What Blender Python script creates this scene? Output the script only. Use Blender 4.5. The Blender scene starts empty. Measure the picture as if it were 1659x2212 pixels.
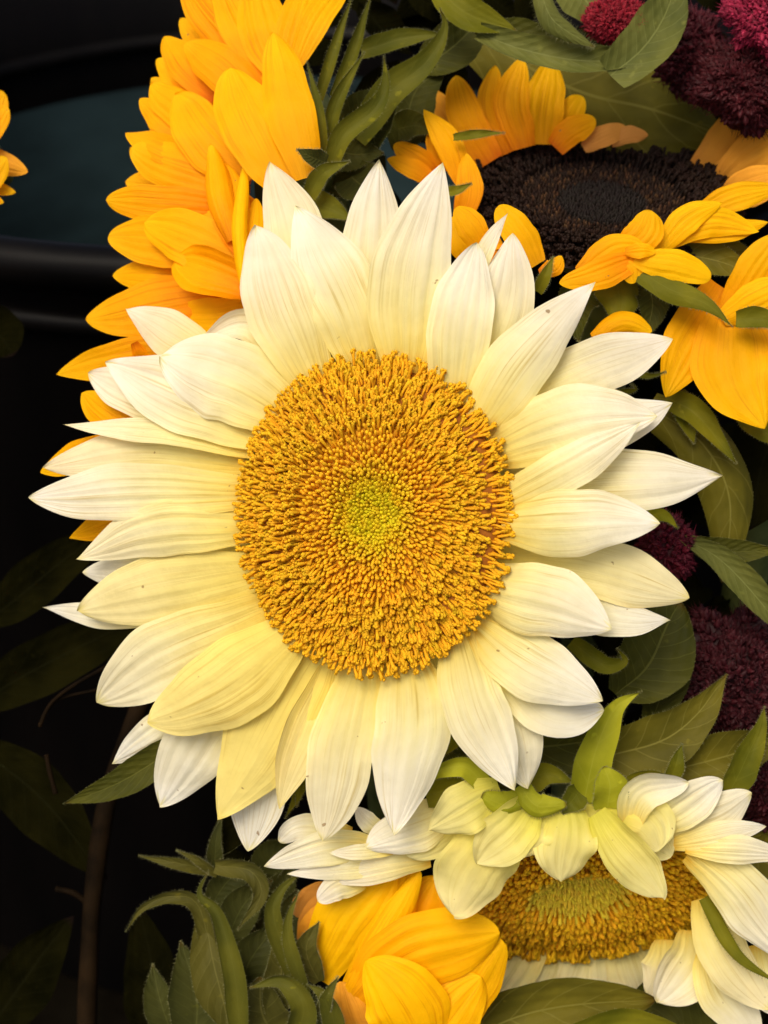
import bpy, math, random
import numpy as np
from mathutils import Matrix, Vector

random.seed(7)
rng = np.random.default_rng(7)
PI = math.pi

# ------------------------------------------------------------------ frame of reference
# A tilted working frame: x right, y up the flower bed, z towards the viewer.  1 unit there = 0.12 mm.
S = 0.00012
D = 0.40                                   # camera to main flower, metres
PITCH = math.radians(35)
R3 = np.array(Matrix.Rotation(math.radians(90) - PITCH, 3, 'X'))
ORG = np.array([0.0, 0.0, 0.45])
CU, CV = 829.5, 1106.0


def loc(u, v, z=0.0):
    """bed-frame point (metres) seen at u, v and lying z units in front of the main flower's plane"""
    k = (D - z * S) / D
    return np.array([(u - CU) * S * k, (CV - v) * S * k, z * S])


def wor(p):
    return np.asarray(p) @ R3.T + ORG


def wdir(d):
    d = np.asarray(d, float)
    return (d / np.linalg.norm(d)) @ R3.T


# ------------------------------------------------------------------ camera, sky, sun, exposure
scene = bpy.context.scene
cam = bpy.data.cameras.new('camera')
cam_o = bpy.data.objects.new('camera', cam)
scene.collection.objects.link(cam_o)
cam_o.location = Vector(wor([0, 0, D]))
cam_o.rotation_euler = (math.radians(90) - PITCH, 0, 0)
cam.sensor_fit = 'VERTICAL'
cam.sensor_height = 24
cam.angle = 2 * math.atan(1106 * S / D)
cam.clip_start = 0.01
cam.clip_end = 50
cam.dof.use_dof = True
cam.dof.focus_distance = D
cam.dof.aperture_fstop = 11.0
scene.camera = cam_o

SUN_LOCAL = (-0.25, 0.46, 0.85)
sd = wdir(SUN_LOCAL)
elev = math.asin(sd[2])
azim = math.atan2(sd[0], sd[1])
world = bpy.data.worlds.new('World')
scene.world = world
world.use_nodes = True
wn = world.node_tree.nodes
sky = wn.new('ShaderNodeTexSky')
sky.sky_type = 'NISHITA'
sky.sun_disc = False
sky.sun_elevation = elev
sky.sun_rotation = azim
sky.air_density = 0.7
sky.dust_density = 6.0
sky.ozone_density = 0.3
wn['Background'].inputs[1].default_value = 0.10
world.node_tree.links.new(sky.outputs[0], wn['Background'].inputs[0])
sun = bpy.data.lights.new('sun', 'SUN')
sun.energy = 1.5
sun.angle = math.radians(30)
sun.color = (1.0, 0.92, 0.75)
sun_o = bpy.data.objects.new('sun', sun)
scene.collection.objects.link(sun_o)
sun_o.rotation_euler = Vector(sd).to_track_quat('Z', 'Y').to_euler()
sun_o.location = (0, 0, 3)

vs = scene.view_settings
vs.view_transform = 'Standard'
vs.look = 'None'
vs.gamma = 1
vs.exposure = 0.76
scene.render.engine = 'CYCLES'
scene.cycles.max_bounces = 8
scene.cycles.transmission_bounces = 6


# ------------------------------------------------------------------ materials
def newmat(name):
    m = bpy.data.materials.new(name)
    m.use_nodes = True
    nt = m.node_tree
    nt.nodes.clear()
    return m, nt, nt.nodes, nt.links


def N(ns, t, **kw):
    n = ns.new(t)
    for k, v in kw.items():
        setattr(n, k, v)
    return n


def ramp(ns, stops):
    r = ns.new('ShaderNodeValToRGB')
    el = r.color_ramp.elements
    while len(el) < len(stops):
        el.new(0.5)
    for e, (p, c) in zip(el, stops):
        e.position = p
        e.color = (*c, 1)
    return r


def mixc(ns, ls, fac, a, b, mode='MIX'):
    m = ns.new('ShaderNodeMix')
    m.data_type = 'RGBA'
    m.blend_type = mode
    for i, x in ((0, fac), (6, a), (7, b)):
        if hasattr(x, 'links') or hasattr(x, 'is_linked'):
            ls.new(x, m.inputs[i])
        elif isinstance(x, (tuple, list)):
            m.inputs[i].default_value = (*x, 1)
        else:
            m.inputs[i].default_value = x
    return m.outputs[2]


def mth(ns, ls, op, a, b=None, c=None):
    m = ns.new('ShaderNodeMath')
    m.operation = op
    for i, x in enumerate((a, b, c)):
        if x is None:
            continue
        if hasattr(x, 'is_linked'):
            ls.new(x, m.inputs[i])
        else:
            m.inputs[i].default_value = x
    return m.outputs[0]


def petal_material(name, stops, tintcol, vein, speck, transl=0.35, rough=0.55):
    """thin petal: colour along its length, lengthwise veins, a few specks, light shining through"""
    m, nt, ns, ls = newmat(name)
    uv = N(ns, 'ShaderNodeUVMap')
    sep = N(ns, 'ShaderNodeSeparateXYZ')
    ls.new(uv.outputs[0], sep.inputs[0])
    oi = N(ns, 'ShaderNodeObjectInfo')
    tc = N(ns, 'ShaderNodeTexCoord')
    at = N(ns, 'ShaderNodeAttribute', attribute_type='OBJECT', attribute_name='tint')
    # ragged gradient along the petal
    nz = N(ns, 'ShaderNodeTexNoise')
    mp = N(ns, 'ShaderNodeMapping')
    ls.new(uv.outputs[0], mp.inputs[0])
    off = N(ns, 'ShaderNodeCombineXYZ')
    ls.new(mth(ns, ls, 'MULTIPLY', oi.outputs['Random'], 91.0), off.inputs[2])
    ls.new(off.outputs[0], mp.inputs['Location'])
    mp.inputs['Scale'].default_value = (7, 1.2, 1)
    ls.new(mp.outputs[0], nz.inputs['Vector'])
    nz.inputs['Scale'].default_value = 1.6
    nz.inputs['Detail'].default_value = 3
    g = mth(ns, ls, 'ADD', sep.outputs[1], mth(ns, ls, 'MULTIPLY', mth(ns, ls, 'SUBTRACT', nz.outputs[0], 0.5), 0.22))
    r = ramp(ns, stops)
    ls.new(g, r.inputs[0])
    col = mixc(ns, ls, at.outputs['Fac'], r.outputs[0], tintcol)
    # lengthwise veins
    vn = N(ns, 'ShaderNodeTexNoise')
    mv = N(ns, 'ShaderNodeMapping')
    ls.new(uv.outputs[0], mv.inputs[0])
    ls.new(off.outputs[0], mv.inputs['Location'])
    mv.inputs['Scale'].default_value = (26, 0.9, 1)
    ls.new(mv.outputs[0], vn.inputs['Vector'])
    vn.inputs['Scale'].default_value = 1.0
    vn.inputs['Detail'].default_value = 5
    vn.inputs['Roughness'].default_value = 0.65
    vr = ramp(ns, [(0.26, vein), (0.50, (1, 1, 1))])
    ls.new(vn.outputs[0], vr.inputs[0])
    mo = N(ns, 'ShaderNodeTexNoise')
    mo.inputs['Scale'].default_value = 55
    ls.new(tc.outputs['Object'], mo.inputs['Vector'])
    mr = ramp(ns, [(0.38, (0.1, 0.1, 0.1)), (0.62, (1, 1, 1))])
    ls.new(mo.outputs[0], mr.inputs[0])
    col = mixc(ns, ls, mr.outputs[0], col, mixc(ns, ls, 1.0, col, vr.outputs[0], 'MULTIPLY'))
    # large blotches
    bl = N(ns, 'ShaderNodeTexNoise')
    bl.inputs['Scale'].default_value = 90
    bl.inputs['Detail'].default_value = 4
    ls.new(tc.outputs['Object'], bl.inputs['Vector'])
    br = ramp(ns, [(0.3, (0.9, 0.88, 0.82)), (0.65, (1, 1, 1))])
    ls.new(bl.outputs[0], br.inputs[0])
    col = mixc(ns, ls, 1.0, col, br.outputs[0], 'MULTIPLY')
    # specks and bruises
    sp = N(ns, 'ShaderNodeTexNoise')
    sp.inputs['Scale'].default_value = 330
    sp.inputs['Detail'].default_value = 2
    ls.new(tc.outputs['Object'], sp.inputs['Vector'])
    sr = ramp(ns, [(speck, (0, 0, 0)), (speck + 0.03, (0.75, 0.75, 0.75))])
    ls.new(sp.outputs[0], sr.inputs[0])
    col = mixc(ns, ls, sr.outputs[0], col, (0.30, 0.17, 0.05))
    st = N(ns, 'ShaderNodeTexNoise')
    ms = N(ns, 'ShaderNodeMapping')
    ls.new(uv.outputs[0], ms.inputs[0])
    ls.new(off.outputs[0], ms.inputs['Location'])
    ms.inputs['Scale'].default_value = (22, 3.2, 1)
    ms.inputs['Rotation'].default_value = (0, 0, 0.05)
    ls.new(ms.outputs[0], st.inputs['Vector'])
    st.inputs['Scale'].default_value = 1.0
    st.inputs['Detail'].default_value = 6
    st.inputs['Roughness'].default_value = 0.7
    ss = ramp(ns, [(0.69, (0, 0, 0)), (0.76, (0.45, 0.45, 0.45))])
    ls.new(st.outputs[0], ss.inputs[0])
    col = mixc(ns, ls, ss.outputs[0], col, (0.40, 0.27, 0.10))
    bmp = N(ns, 'ShaderNodeBump')
    bmp.inputs['Strength'].default_value = 0.26
    bmp.inputs['Distance'].default_value = 0.0006
    b0 = N(ns, 'ShaderNodeBump')
    b0.inputs['Strength'].default_value = 0.5
    b0.inputs['Distance'].default_value = 0.0022
    ls.new(bl.outputs[0], b0.inputs['Height'])
    ls.new(b0.outputs[0], bmp.inputs['Normal'])
    ls.new(vn.outputs[0], bmp.inputs['Height'])
    pb = N(ns, 'ShaderNodeBsdfPrincipled')
    ls.new(col, pb.inputs['Base Color'])
    pb.inputs['Roughness'].default_value = rough
    pb.inputs['Specular IOR Level'].default_value = 0.08
    pb.inputs['Sheen Weight'].default_value = 0.0
    ls.new(bmp.outputs[0], pb.inputs['Normal'])
    tr = N(ns, 'ShaderNodeBsdfTranslucent')
    ls.new(col, tr.inputs[0])
    ls.new(bmp.outputs[0], tr.inputs['Normal'])
    mx = N(ns, 'ShaderNodeMixShader')
    mx.inputs[0].default_value = transl
    ls.new(pb.outputs[0], mx.inputs[1])
    ls.new(tr.outputs[0], mx.inputs[2])
    out = N(ns, 'ShaderNodeOutputMaterial')
    ls.new(mx.outputs[0], out.inputs[0])
    return m


def leaf_material(name, dark, light, veincol, transl=0.15, nveins=9.0, vs_=0.28, spec=0.09):
    m, nt, ns, ls = newmat(name)
    uv = N(ns, 'ShaderNodeUVMap')
    sep = N(ns, 'ShaderNodeSeparateXYZ')
    ls.new(uv.outputs[0], sep.inputs[0])
    tc = N(ns, 'ShaderNodeTexCoord')
    at = N(ns, 'ShaderNodeAttribute', attribute_type='OBJECT', attribute_name='tint')
    nz = N(ns, 'ShaderNodeTexNoise')
    nz.inputs['Scale'].default_value = 60
    nz.inputs['Detail'].default_value = 6
    ls.new(tc.outputs['Object'], nz.inputs['Vector'])
    r = ramp(ns, [(0.32, dark), (0.68, light)])
    ls.new(nz.outputs[0], r.inputs[0])
    # veins: midrib and slanting side veins
    au = mth(ns, ls, 'ABSOLUTE', mth(ns, ls, 'SUBTRACT', sep.outputs[0], 0.5))
    wob = mth(ns, ls, 'MULTIPLY', nz.outputs[0], 0.10)
    f = mth(ns, ls, 'FRACT', mth(ns, ls, 'MULTIPLY', mth(ns, ls, 'ADD', mth(ns, ls, 'SUBTRACT', sep.outputs[1], mth(ns, ls, 'MULTIPLY', au, 0.45)), wob), nveins))
    d1 = mth(ns, ls, 'ABSOLUTE', mth(ns, ls, 'SUBTRACT', f, 0.5))
    side = mth(ns, ls, 'LESS_THAN', d1, 0.035)
    mid = mth(ns, ls, 'LESS_THAN', au, 0.014)
    vmask = mth(ns, ls, 'MAXIMUM', mth(ns, ls, 'MULTIPLY', side, vs_), mth(ns, ls, 'MULTIPLY', mid, vs_ * 2))
    col = mixc(ns, ls, vmask, r.outputs[0], veincol)
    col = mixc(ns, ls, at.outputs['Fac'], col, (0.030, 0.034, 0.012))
    sn = N(ns, 'ShaderNodeTexNoise')
    sn.inputs['Scale'].default_value = 260
    sn.inputs['Detail'].default_value = 3
    ls.new(tc.outputs['Object'], sn.inputs['Vector'])
    sr = ramp(ns, [(0.66, (0, 0, 0)), (0.74, (0.5, 0.5, 0.5))])
    ls.new(sn.outputs[0], sr.inputs[0])
    col = mixc(ns, ls, sr.outputs[0], col, tuple(1.3 * x for x in light))
    tip = ramp(ns, [(0.93, (0, 0, 0)), (0.985, (0.8, 0.8, 0.8))])
    ls.new(sep.outputs[1], tip.inputs[0])
    col = mixc(ns, ls, tip.outputs[0], col, (min(0.07, light[0]), min(0.04, light[1] * 0.6), 0.004))
    h = mth(ns, ls, 'ADD', mth(ns, ls, 'MULTIPLY', d1, 0.8), mth(ns, ls, 'MULTIPLY', sn.outputs[0], 0.9))
    bmp = N(ns, 'ShaderNodeBump')
    bmp.inputs['Strength'].default_value = 0.45
    bmp.inputs['Distance'].default_value = 0.0007
    ls.new(h, bmp.inputs['Height'])
    pb = N(ns, 'ShaderNodeBsdfPrincipled')
    ls.new(col, pb.inputs['Base Color'])
    pb.inputs['Roughness'].default_value = 0.6
    pb.inputs['Specular IOR Level'].default_value = spec
    pb.inputs['Sheen Weight'].default_value = spec * 0.15
    ls.new(bmp.outputs[0], pb.inputs['Normal'])
    tr = N(ns, 'ShaderNodeBsdfTranslucent')
    ls.new(col, tr.inputs[0])
    mx = N(ns, 'ShaderNodeMixShader')
    mx.inputs[0].default_value = transl
    ls.new(pb.outputs[0], mx.inputs[1])
    ls.new(tr.outputs[0], mx.inputs[2])
    out = N(ns, 'ShaderNodeOutputMaterial')
    ls.new(mx.outputs[0], out.inputs[0])
    return m


def attr_material(name, rough=0.5, transl=0.0, spec=0.3):
    """colour from the mesh's own 'col' attribute, with fine mottling"""
    m, nt, ns, ls = newmat(name)
    at = N(ns, 'ShaderNodeAttribute', attribute_name='col')
    tc = N(ns, 'ShaderNodeTexCoord')
    nz = N(ns, 'ShaderNodeTexNoise')
    nz.inputs['Scale'].default_value = 900
    ls.new(tc.outputs['Object'], nz.inputs['Vector'])
    r = ramp(ns, [(0.3, (0.8, 0.76, 0.7)), (0.7, (1, 1, 1))])
    ls.new(nz.outputs[0], r.inputs[0])
    col = mixc(ns, ls, 1.0, at.outputs['Color'], r.outputs[0], 'MULTIPLY')
    pb = N(ns, 'ShaderNodeBsdfPrincipled')
    ls.new(col, pb.inputs['Base Color'])
    pb.inputs['Roughness'].default_value = rough
    pb.inputs['Specular IOR Level'].default_value = spec
    out = N(ns, 'ShaderNodeOutputMaterial')
    if transl:
        tr = N(ns, 'ShaderNodeBsdfTranslucent')
        ls.new(col, tr.inputs[0])
        mx = N(ns, 'ShaderNodeMixShader')
        mx.inputs[0].default_value = transl
        ls.new(pb.outputs[0], mx.inputs[1])
        ls.new(tr.outputs[0], mx.inputs[2])
        ls.new(mx.outputs[0], out.inputs[0])
    else:
        ls.new(pb.outputs[0], out.inputs[0])
    return m


def plain_material(name, a, b, scale, rough, spec=0.5, bump=0.0, stretch=(1, 1, 1)):
    m, nt, ns, ls = newmat(name)
    tc = N(ns, 'ShaderNodeTexCoord')
    mp = N(ns, 'ShaderNodeMapping')
    mp.inputs['Scale'].default_value = stretch
    ls.new(tc.outputs['Object'], mp.inputs[0])
    nz = N(ns, 'ShaderNodeTexNoise')
    nz.inputs['Scale'].default_value = scale
    nz.inputs['Detail'].default_value = 6
    ls.new(mp.outputs[0], nz.inputs['Vector'])
    r = ramp(ns, [(0.35, a), (0.65, b)])
    ls.new(nz.outputs[0], r.inputs[0])
    pb = N(ns, 'ShaderNodeBsdfPrincipled')
    ls.new(r.outputs[0], pb.inputs['Base Color'])
    pb.inputs['Roughness'].default_value = rough
    pb.inputs['Specular IOR Level'].default_value = spec
    if bump:
        bm = N(ns, 'ShaderNodeBump')
        bm.inputs['Strength'].default_value = bump
        bm.inputs['Distance'].default_value = 0.001
        ls.new(nz.outputs[0], bm.inputs['Height'])
        ls.new(bm.outputs[0], pb.inputs['Normal'])
    out = N(ns, 'ShaderNodeOutputMaterial')
    ls.new(pb.outputs[0], out.inputs[0])
    return m


CREAM = petal_material('cream_petal',
                       [(0.0, (0.82, 0.50, 0.05)), (0.10, (0.87, 0.70, 0.18)), (0.34, (0.88, 0.80, 0.38)),
                        (0.66, (0.89, 0.84, 0.62)), (0.95, (0.90, 0.87, 0.76)), (1.0, (0.80, 0.74, 0.38))],
                       (0.89, 0.73, 0.16), (0.66, 0.54, 0.26), 0.748, 0.42)
GOLD = petal_material('golden_petal',
                      [(0.0, (0.60, 0.13, 0.002)), (0.18, (0.84, 0.27, 0.001)), (0.5, (0.92, 0.37, 0.001)),
                       (0.85, (0.94, 0.43, 0.002)), (1.0, (0.94, 0.49, 0.004))],
                      (0.97, 0.60, 0.002), (0.66, 0.42, 0.26), 0.78, 0.40)
PALE = petal_material('greenish_cream_petal',
                      [(0.0, (0.62, 0.58, 0.05)), (0.2, (0.78, 0.72, 0.12)), (0.5, (0.88, 0.80, 0.28)), (1.0, (0.90, 0.84, 0.46))],
                      (0.84, 0.76, 0.16), (0.80, 0.74, 0.5), 0.748, 0.5)
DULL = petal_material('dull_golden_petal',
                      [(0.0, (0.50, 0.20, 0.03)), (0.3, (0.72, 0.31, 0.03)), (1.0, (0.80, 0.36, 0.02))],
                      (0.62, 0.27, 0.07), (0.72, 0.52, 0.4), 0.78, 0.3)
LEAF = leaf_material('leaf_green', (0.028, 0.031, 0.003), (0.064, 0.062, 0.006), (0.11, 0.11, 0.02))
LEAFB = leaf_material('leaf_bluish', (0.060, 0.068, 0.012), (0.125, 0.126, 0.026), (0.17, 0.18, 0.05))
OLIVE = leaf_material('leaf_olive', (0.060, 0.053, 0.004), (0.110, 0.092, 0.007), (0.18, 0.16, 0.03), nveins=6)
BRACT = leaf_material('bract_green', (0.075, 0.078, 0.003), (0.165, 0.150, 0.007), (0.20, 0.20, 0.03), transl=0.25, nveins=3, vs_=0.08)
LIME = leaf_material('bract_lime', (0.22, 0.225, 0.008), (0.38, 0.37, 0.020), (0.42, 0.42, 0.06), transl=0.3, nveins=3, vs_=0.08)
DIM = leaf_material('leaf_painted_shade', (0.0026, 0.0026, 0.0007), (0.0075, 0.0068, 0.0014), (0.008, 0.008, 0.003), transl=0.1, spec=0.0)  # shaded copy of the leaf green: deep shade is put into the colour
FLORET = attr_material('floret', 0.6, 0.38, 0.1)
DARKFL = attr_material('dark_floret', 0.6, 0.0, 0.10)
HAIR = plain_material('hair', (0.10, 0.10, 0.03), (0.20, 0.19, 0.07), 300, 0.6)
STEM = plain_material('stem_green', (0.045, 0.06, 0.012), (0.085, 0.10, 0.025), 120, 0.6, 0.3, 0.3)
STEMB = plain_material('stem_brown', (0.004, 0.0024, 0.0010), (0.012, 0.0066, 0.0025), 90, 0.8, 0.03, 0.4)
TISSUE = plain_material('disc_tissue', (0.46, 0.16, 0.010), (0.62, 0.26, 0.014), 420, 0.6, 0.2, 0.5)
TISSUED = plain_material('dark_disc_tissue', (0.010, 0.006, 0.004), (0.022, 0.010, 0.006), 420, 0.7, 0.2, 0.5)
CELO = attr_material('celosia', 0.6, 0.15, 0.2)
BLACKP = plain_material('black_plastic', (0.0010, 0.0009, 0.0009), (0.0026, 0.0020, 0.0018), 22, 0.45, 0.06, 0.1, (1, 1, 0.2))
TEALP = plain_material('dark_teal_lining', (0.005, 0.0095, 0.0105), (0.017, 0.0320, 0.0350), 7, 0.6, 0.08, 0.1, (1, 1, 2.5))
GROUND = plain_material('dark_ground', (0.002, 0.0016, 0.0010), (0.004, 0.0032, 0.0020), 40, 1.0, 0.0, 0.6)
MATS = dict(P=PALE, C=CREAM, G=GOLD, X=DULL, L=LEAF, U=LEAFB, O=OLIVE, B=BRACT, I=LIME, D=DIM)


# ------------------------------------------------------------------ object helpers
COL = scene.collection


def mesh_obj(name, verts, faces, mat, parent=None, uv=None, cols=None, smooth=True, origin=None):
    """verts are world coordinates; stored relative to the parent (an unrotated Empty) or to origin"""
    base = np.zeros(3)
    if parent is not None:
        p = parent
        while p is not None:
            base = base + np.array(p.location)
            p = p.parent
    elif origin is not None:
        base = np.asarray(origin)
    verts = np.asarray(verts, float) - base
    me = bpy.data.meshes.new(name)
    me.from_pydata([tuple(v) for v in verts], [], faces)
    if uv is not None:
        lay = me.uv_layers.new(name='UVMap')
        idx = np.empty(len(me.loops), dtype=np.int32)
        me.loops.foreach_get('vertex_index', idx)
        lay.data.foreach_set('uv', np.asarray(uv, np.float32)[idx].ravel())
    if cols is not None:
        a = me.color_attributes.new('col', 'FLOAT_COLOR', 'POINT')
        c = np.ones((len(verts), 4), np.float32)
        c[:, :3] = cols
        a.data.foreach_set('color', c.ravel())
    if smooth:
        me.polygons.foreach_set('use_smooth', [True] * len(me.polygons))
    me.materials.append(mat)
    me.update()
    o = bpy.data.objects.new(name, me)
    COL.objects.link(o)
    if parent is not None:
        o.parent = parent
    elif origin is not None:
        o.location = Vector(origin)
    return o


def thing(name, label, cat, at, group=None):
    o = bpy.data.objects.new(name, None)
    o.empty_display_size = 0.01
    COL.objects.link(o)
    o.location = Vector(wor(at))
    o['label'] = label
    o['category'] = cat
    if group:
        o['group'] = group
    return o


def tag(o, label, cat=None, group=None, kind=None):
    if label:
        o['label'] = label
    if cat:
        o['category'] = cat
    if group:
        o['group'] = group
    if kind:
        o['kind'] = kind
    return o


def catmull(P, n, at=None):
    P = np.asarray(P, float)
    if len(P) == 2:
        t = (np.linspace(0, 1, n) if at is None else at)[:, None]
        return P[0] * (1 - t) + P[1] * t
    Q = np.vstack([2 * P[0] - P[1], P, 2 * P[-1] - P[-2]])
    seg = np.linalg.norm(np.diff(P, axis=0), axis=1)
    cum = np.concatenate([[0], np.cumsum(seg)])
    out = []
    for s in (np.linspace(0, 1, n) if at is None else at) * cum[-1]:
        i = min(max(int(np.searchsorted(cum, s, side='right')) - 1, 0), len(P) - 2)
        t = (s - cum[i]) / max(seg[i], 1e-12)
        a, b, c, d = Q[i], Q[i + 1], Q[i + 2], Q[i + 3]
        out.append(0.5 * (2 * b + (c - a) * t + (2 * a - 5 * b + 4 * c - d) * t * t + (3 * b - a - 3 * c + d) * t ** 3))
    return np.array(out)


def nrm(a):
    return a / np.maximum(np.linalg.norm(a, axis=-1, keepdims=True), 1e-12)


def blade(pts, w, zs, c=-0.5, e=0.8, b=0.45, p=0.5, roll=0.0, twist=0.0, grooves=4, ga=0.024,
          wave=0.036, serr=0.0, fold=0.0, ref=(0, 0, 1), nu=27, nv=30, tipcurl=0.0, side=0.0):
    """a curved petal / leaf surface along a spine; returns world verts, faces, uv and its edge points"""
    if len(pts[0]) == 3:
        P = np.array([loc(*q) for q in pts])
        zm = np.mean([q[2] for q in pts])
    else:
        n0 = len(pts)
        zz = np.interp(np.linspace(0, 1, n0), np.linspace(0, 1, len(zs)), zs)
        P = np.array([loc(q[0], q[1], z) for q, z in zip(pts, zz)])
        zm = float(np.mean(zs))
    wm = w * S * (D - zm * S) / D
    t = 1 - (1 - np.linspace(0, 1, nv)) ** 1.6
    sp = catmull(P, nv, t)
    T = nrm(np.gradient(sp, axis=0))
    ref = np.asarray(ref, float)
    Sd = nrm(np.cross(np.broadcast_to(ref, T.shape), T))
    Nn = nrm(np.cross(T, Sd))
    ang = roll + twist * t
    ca, sa = np.cos(ang)[:, None], np.sin(ang)[:, None]
    S2 = Sd * ca + Nn * sa
    N2 = -Sd * sa + Nn * ca
    x1 = np.clip(t / p, 0, 1)
    x2 = np.clip((t - p) / (1 - p), 0, 1)
    wid = np.where(t < p, b + (1 - b) * np.sin(PI / 2 * x1) ** 0.9, np.cos(PI / 2 * x2) ** e)
    wid = np.maximum(wid, 0.012)
    s = np.linspace(-1, 1, nu)
    ph = rng.uniform(0, 2 * PI, 8)
    # grooves converge at the tip because s is relative
    gr = np.zeros(nu)
    if grooves > 2:
        grooves = int(rng.integers(2, 6))
        ga = ga * rng.uniform(0.45, 1.35)
    for k in range(grooves):
        sc = -0.72 + 1.44 * (k + 0.5 + rng.uniform(-0.22, 0.22)) / grooves
        gr -= np.exp(-((s - sc) / rng.uniform(0.05, 0.12)) ** 2) * rng.uniform(0.3, 1.4)
    gr += 0.25 * np.sin(s * 17 + ph[0])
    V = np.empty((nv, nu, 3))
    U = np.empty((nv, nu, 2))
    half = 0.5 * wm * wid
    cc = c if abs(c) > 1e-3 else 1e-3
    for i in range(nv):
        wl = 1 + 0.035 * np.sin(t[i] * 9 + ph[1]) + 0.02 * np.sin(t[i] * 21 + ph[2])
        wr = 1 + 0.035 * np.sin(t[i] * 8 + ph[3]) + 0.02 * np.sin(t[i] * 23 + ph[4])
        if serr:
            sl = abs(((t[i] * 11 + ph[5]) % 1.0) - 0.0)
            wl += serr * (sl - 0.5)
            wr += serr * (((t[i] * 11 + ph[6]) % 1.0) - 0.5)
        hw = half[i] * np.where(s < 0, wl, wr)
        a = s * cc
        off = hw * np.sin(np.abs(a)) / abs(cc) * np.sign(s)
        up = np.sign(cc) * hw * (1 - np.cos(a)) / abs(cc)
        up = up + ga * wm * gr * np.sin(PI * min(1, t[i] * 1.02)) ** 0.6
        up = up + wave * wm * np.abs(s) ** 2 * (np.sin(t[i] * 8 + ph[5] + s * 1.1) + 0.5 * np.sin(t[i] * 17 + ph[6] - s))
        if fold:
            up = up + fold * np.abs(off)
        if tipcurl:
            up = up + tipcurl * wm * max(0, t[i] - 0.75) ** 2 * 16
        off = off + wm * 0.03 * wid[i] * math.sin(t[i] * 5 + ph[7])
        V[i] = sp[i] + np.outer(off + side * wm * np.sin(PI * t[i]), S2[i]) + np.outer(up, N2[i])
        U[i, :, 0] = s * 0.5 + 0.5
        U[i, :, 1] = t[i]
    faces = []
    for i in range(nv - 1):
        r0 = i * nu
        for j in range(nu - 1):
            faces.append((r0 + j, r0 + j + 1, r0 + nu + j + 1, r0 + nu + j))
    edge = np.concatenate([V[:, 0], V[:, -1]])
    edir = np.concatenate([-S2, S2])
    return wor(V.reshape(-1, 3)), faces, U.reshape(-1, 2), (edge, edir, np.concatenate([T, T]), np.concatenate([N2, N2]))


def make_petal(parent, pts, w, zs, mat, name='petal', tint=0.0, **kw):
    v, f, uv, ed = blade(pts, w, zs, **kw)
    o = mesh_obj(name, v, f, mat, parent, uv=uv)
    o['tint'] = float(tint)
    return o, ed


def add_hair(parent_obj, ed, length=9, n=3):
    """short stiff hairs standing along an edge"""
    edge, edir, tan, nor = ed
    V, F = [], []
    m = len(edge) // 2
    for h in (0, 1):
        for i in range(h * m + 1, h * m + m - 2):
            for k in range(n):
                q = rng.random()
                b0 = edge[i] * (1 - q) + edge[i + 1] * q
                d = edir[i] + 0.5 * tan[i] * rng.uniform(-0.3, 1.2) + nor[i] * rng.uniform(-0.8, 0.8)
                d = d / np.linalg.norm(d) * length * S * rng.uniform(0.5, 1.3)
                wv = tan[i] * S * 0.32
                wn_ = nor[i] * S * 0.32
                k0 = len(V)
                b0 = b0 - d * 0.1
                V += [b0 - wv, b0 + wv, b0 + wn_, b0 + d]
                F += [(k0, k0 + 1, k0 + 3), (k0 + 1, k0 + 2, k0 + 3), (k0 + 2, k0, k0 + 3)]
    o = mesh_obj('hair', wor(np.array(V)), F, HAIR, parent_obj, smooth=False)
    o['kind'] = 'stuff'
    return o


def make_bract(parent, pts, w, zs, mat=BRACT, name='bract', hair=6, tint=0.0, **kw):
    a = dict(c=0.7, e=1.15, b=0.75, p=0.3, grooves=1, ga=0.03, wave=0.03, nu=15, nv=34, fold=0.1)
    a.update(kw)
    o, ed = make_petal(parent, pts, w, zs, mat, name, tint, **a)
    if hair:
        add_hair(o, ed, hair)
    return o


def tube_verts(P, rad, sides=8):
    P = np.asarray(P, float)
    T = nrm(np.gradient(P, axis=0))
    ref = np.array([0.31, 0.17, 0.93])
    A = nrm(np.cross(T, ref))
    B = np.cross(T, A)
    th = np.linspace(0, 2 * PI, sides, endpoint=False)
    V = (P[:, None, :] + rad[:, None, None] * (np.cos(th)[None, :, None] * A[:, None, :] + np.sin(th)[None, :, None] * B[:, None, :]))
    n = len(P)
    F = []
    for i in range(n - 1):
        for j in range(sides):
            k = (j + 1) % sides
            F.append((i * sides + j, i * sides + k, (i + 1) * sides + k, (i + 1) * sides + j))
    F.append(tuple(range(sides))[::-1])
    F.append(tuple((n - 1) * sides + j for j in range(sides)))
    return V.reshape(-1, 3), F


def make_stem(parent, pts, r, mat=STEM, name='stem', sides=12):
    P = catmull([loc(*q) for q in pts], 28)
    rad = r * S * (1 + 0.06 * np.sin(np.linspace(0, 14, 28)))
    v, f = tube_verts(P, rad, sides)
    return mesh_obj(name, wor(v), f, mat, parent)


def to_ground(q, lean=(0.0, 0.0)):
    """a stem path from bed point q (u, v, z) straight down to the ground, as bed-frame (u, v, z) points"""
    p = loc(*q)
    w0 = wor(p)
    out = []
    for k in np.linspace(0, 1, 6):
        ww = w0 * (1 - k) + np.array([w0[0] + lean[0], w0[1] + lean[1], 0.002]) * k
        l = (ww - ORG) @ R3
        kk = (D - l[2]) / D
        out.append((l[0] / (S * kk) + CU, CV - l[1] / (S * kk), l[2] / S))
    return out


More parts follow.
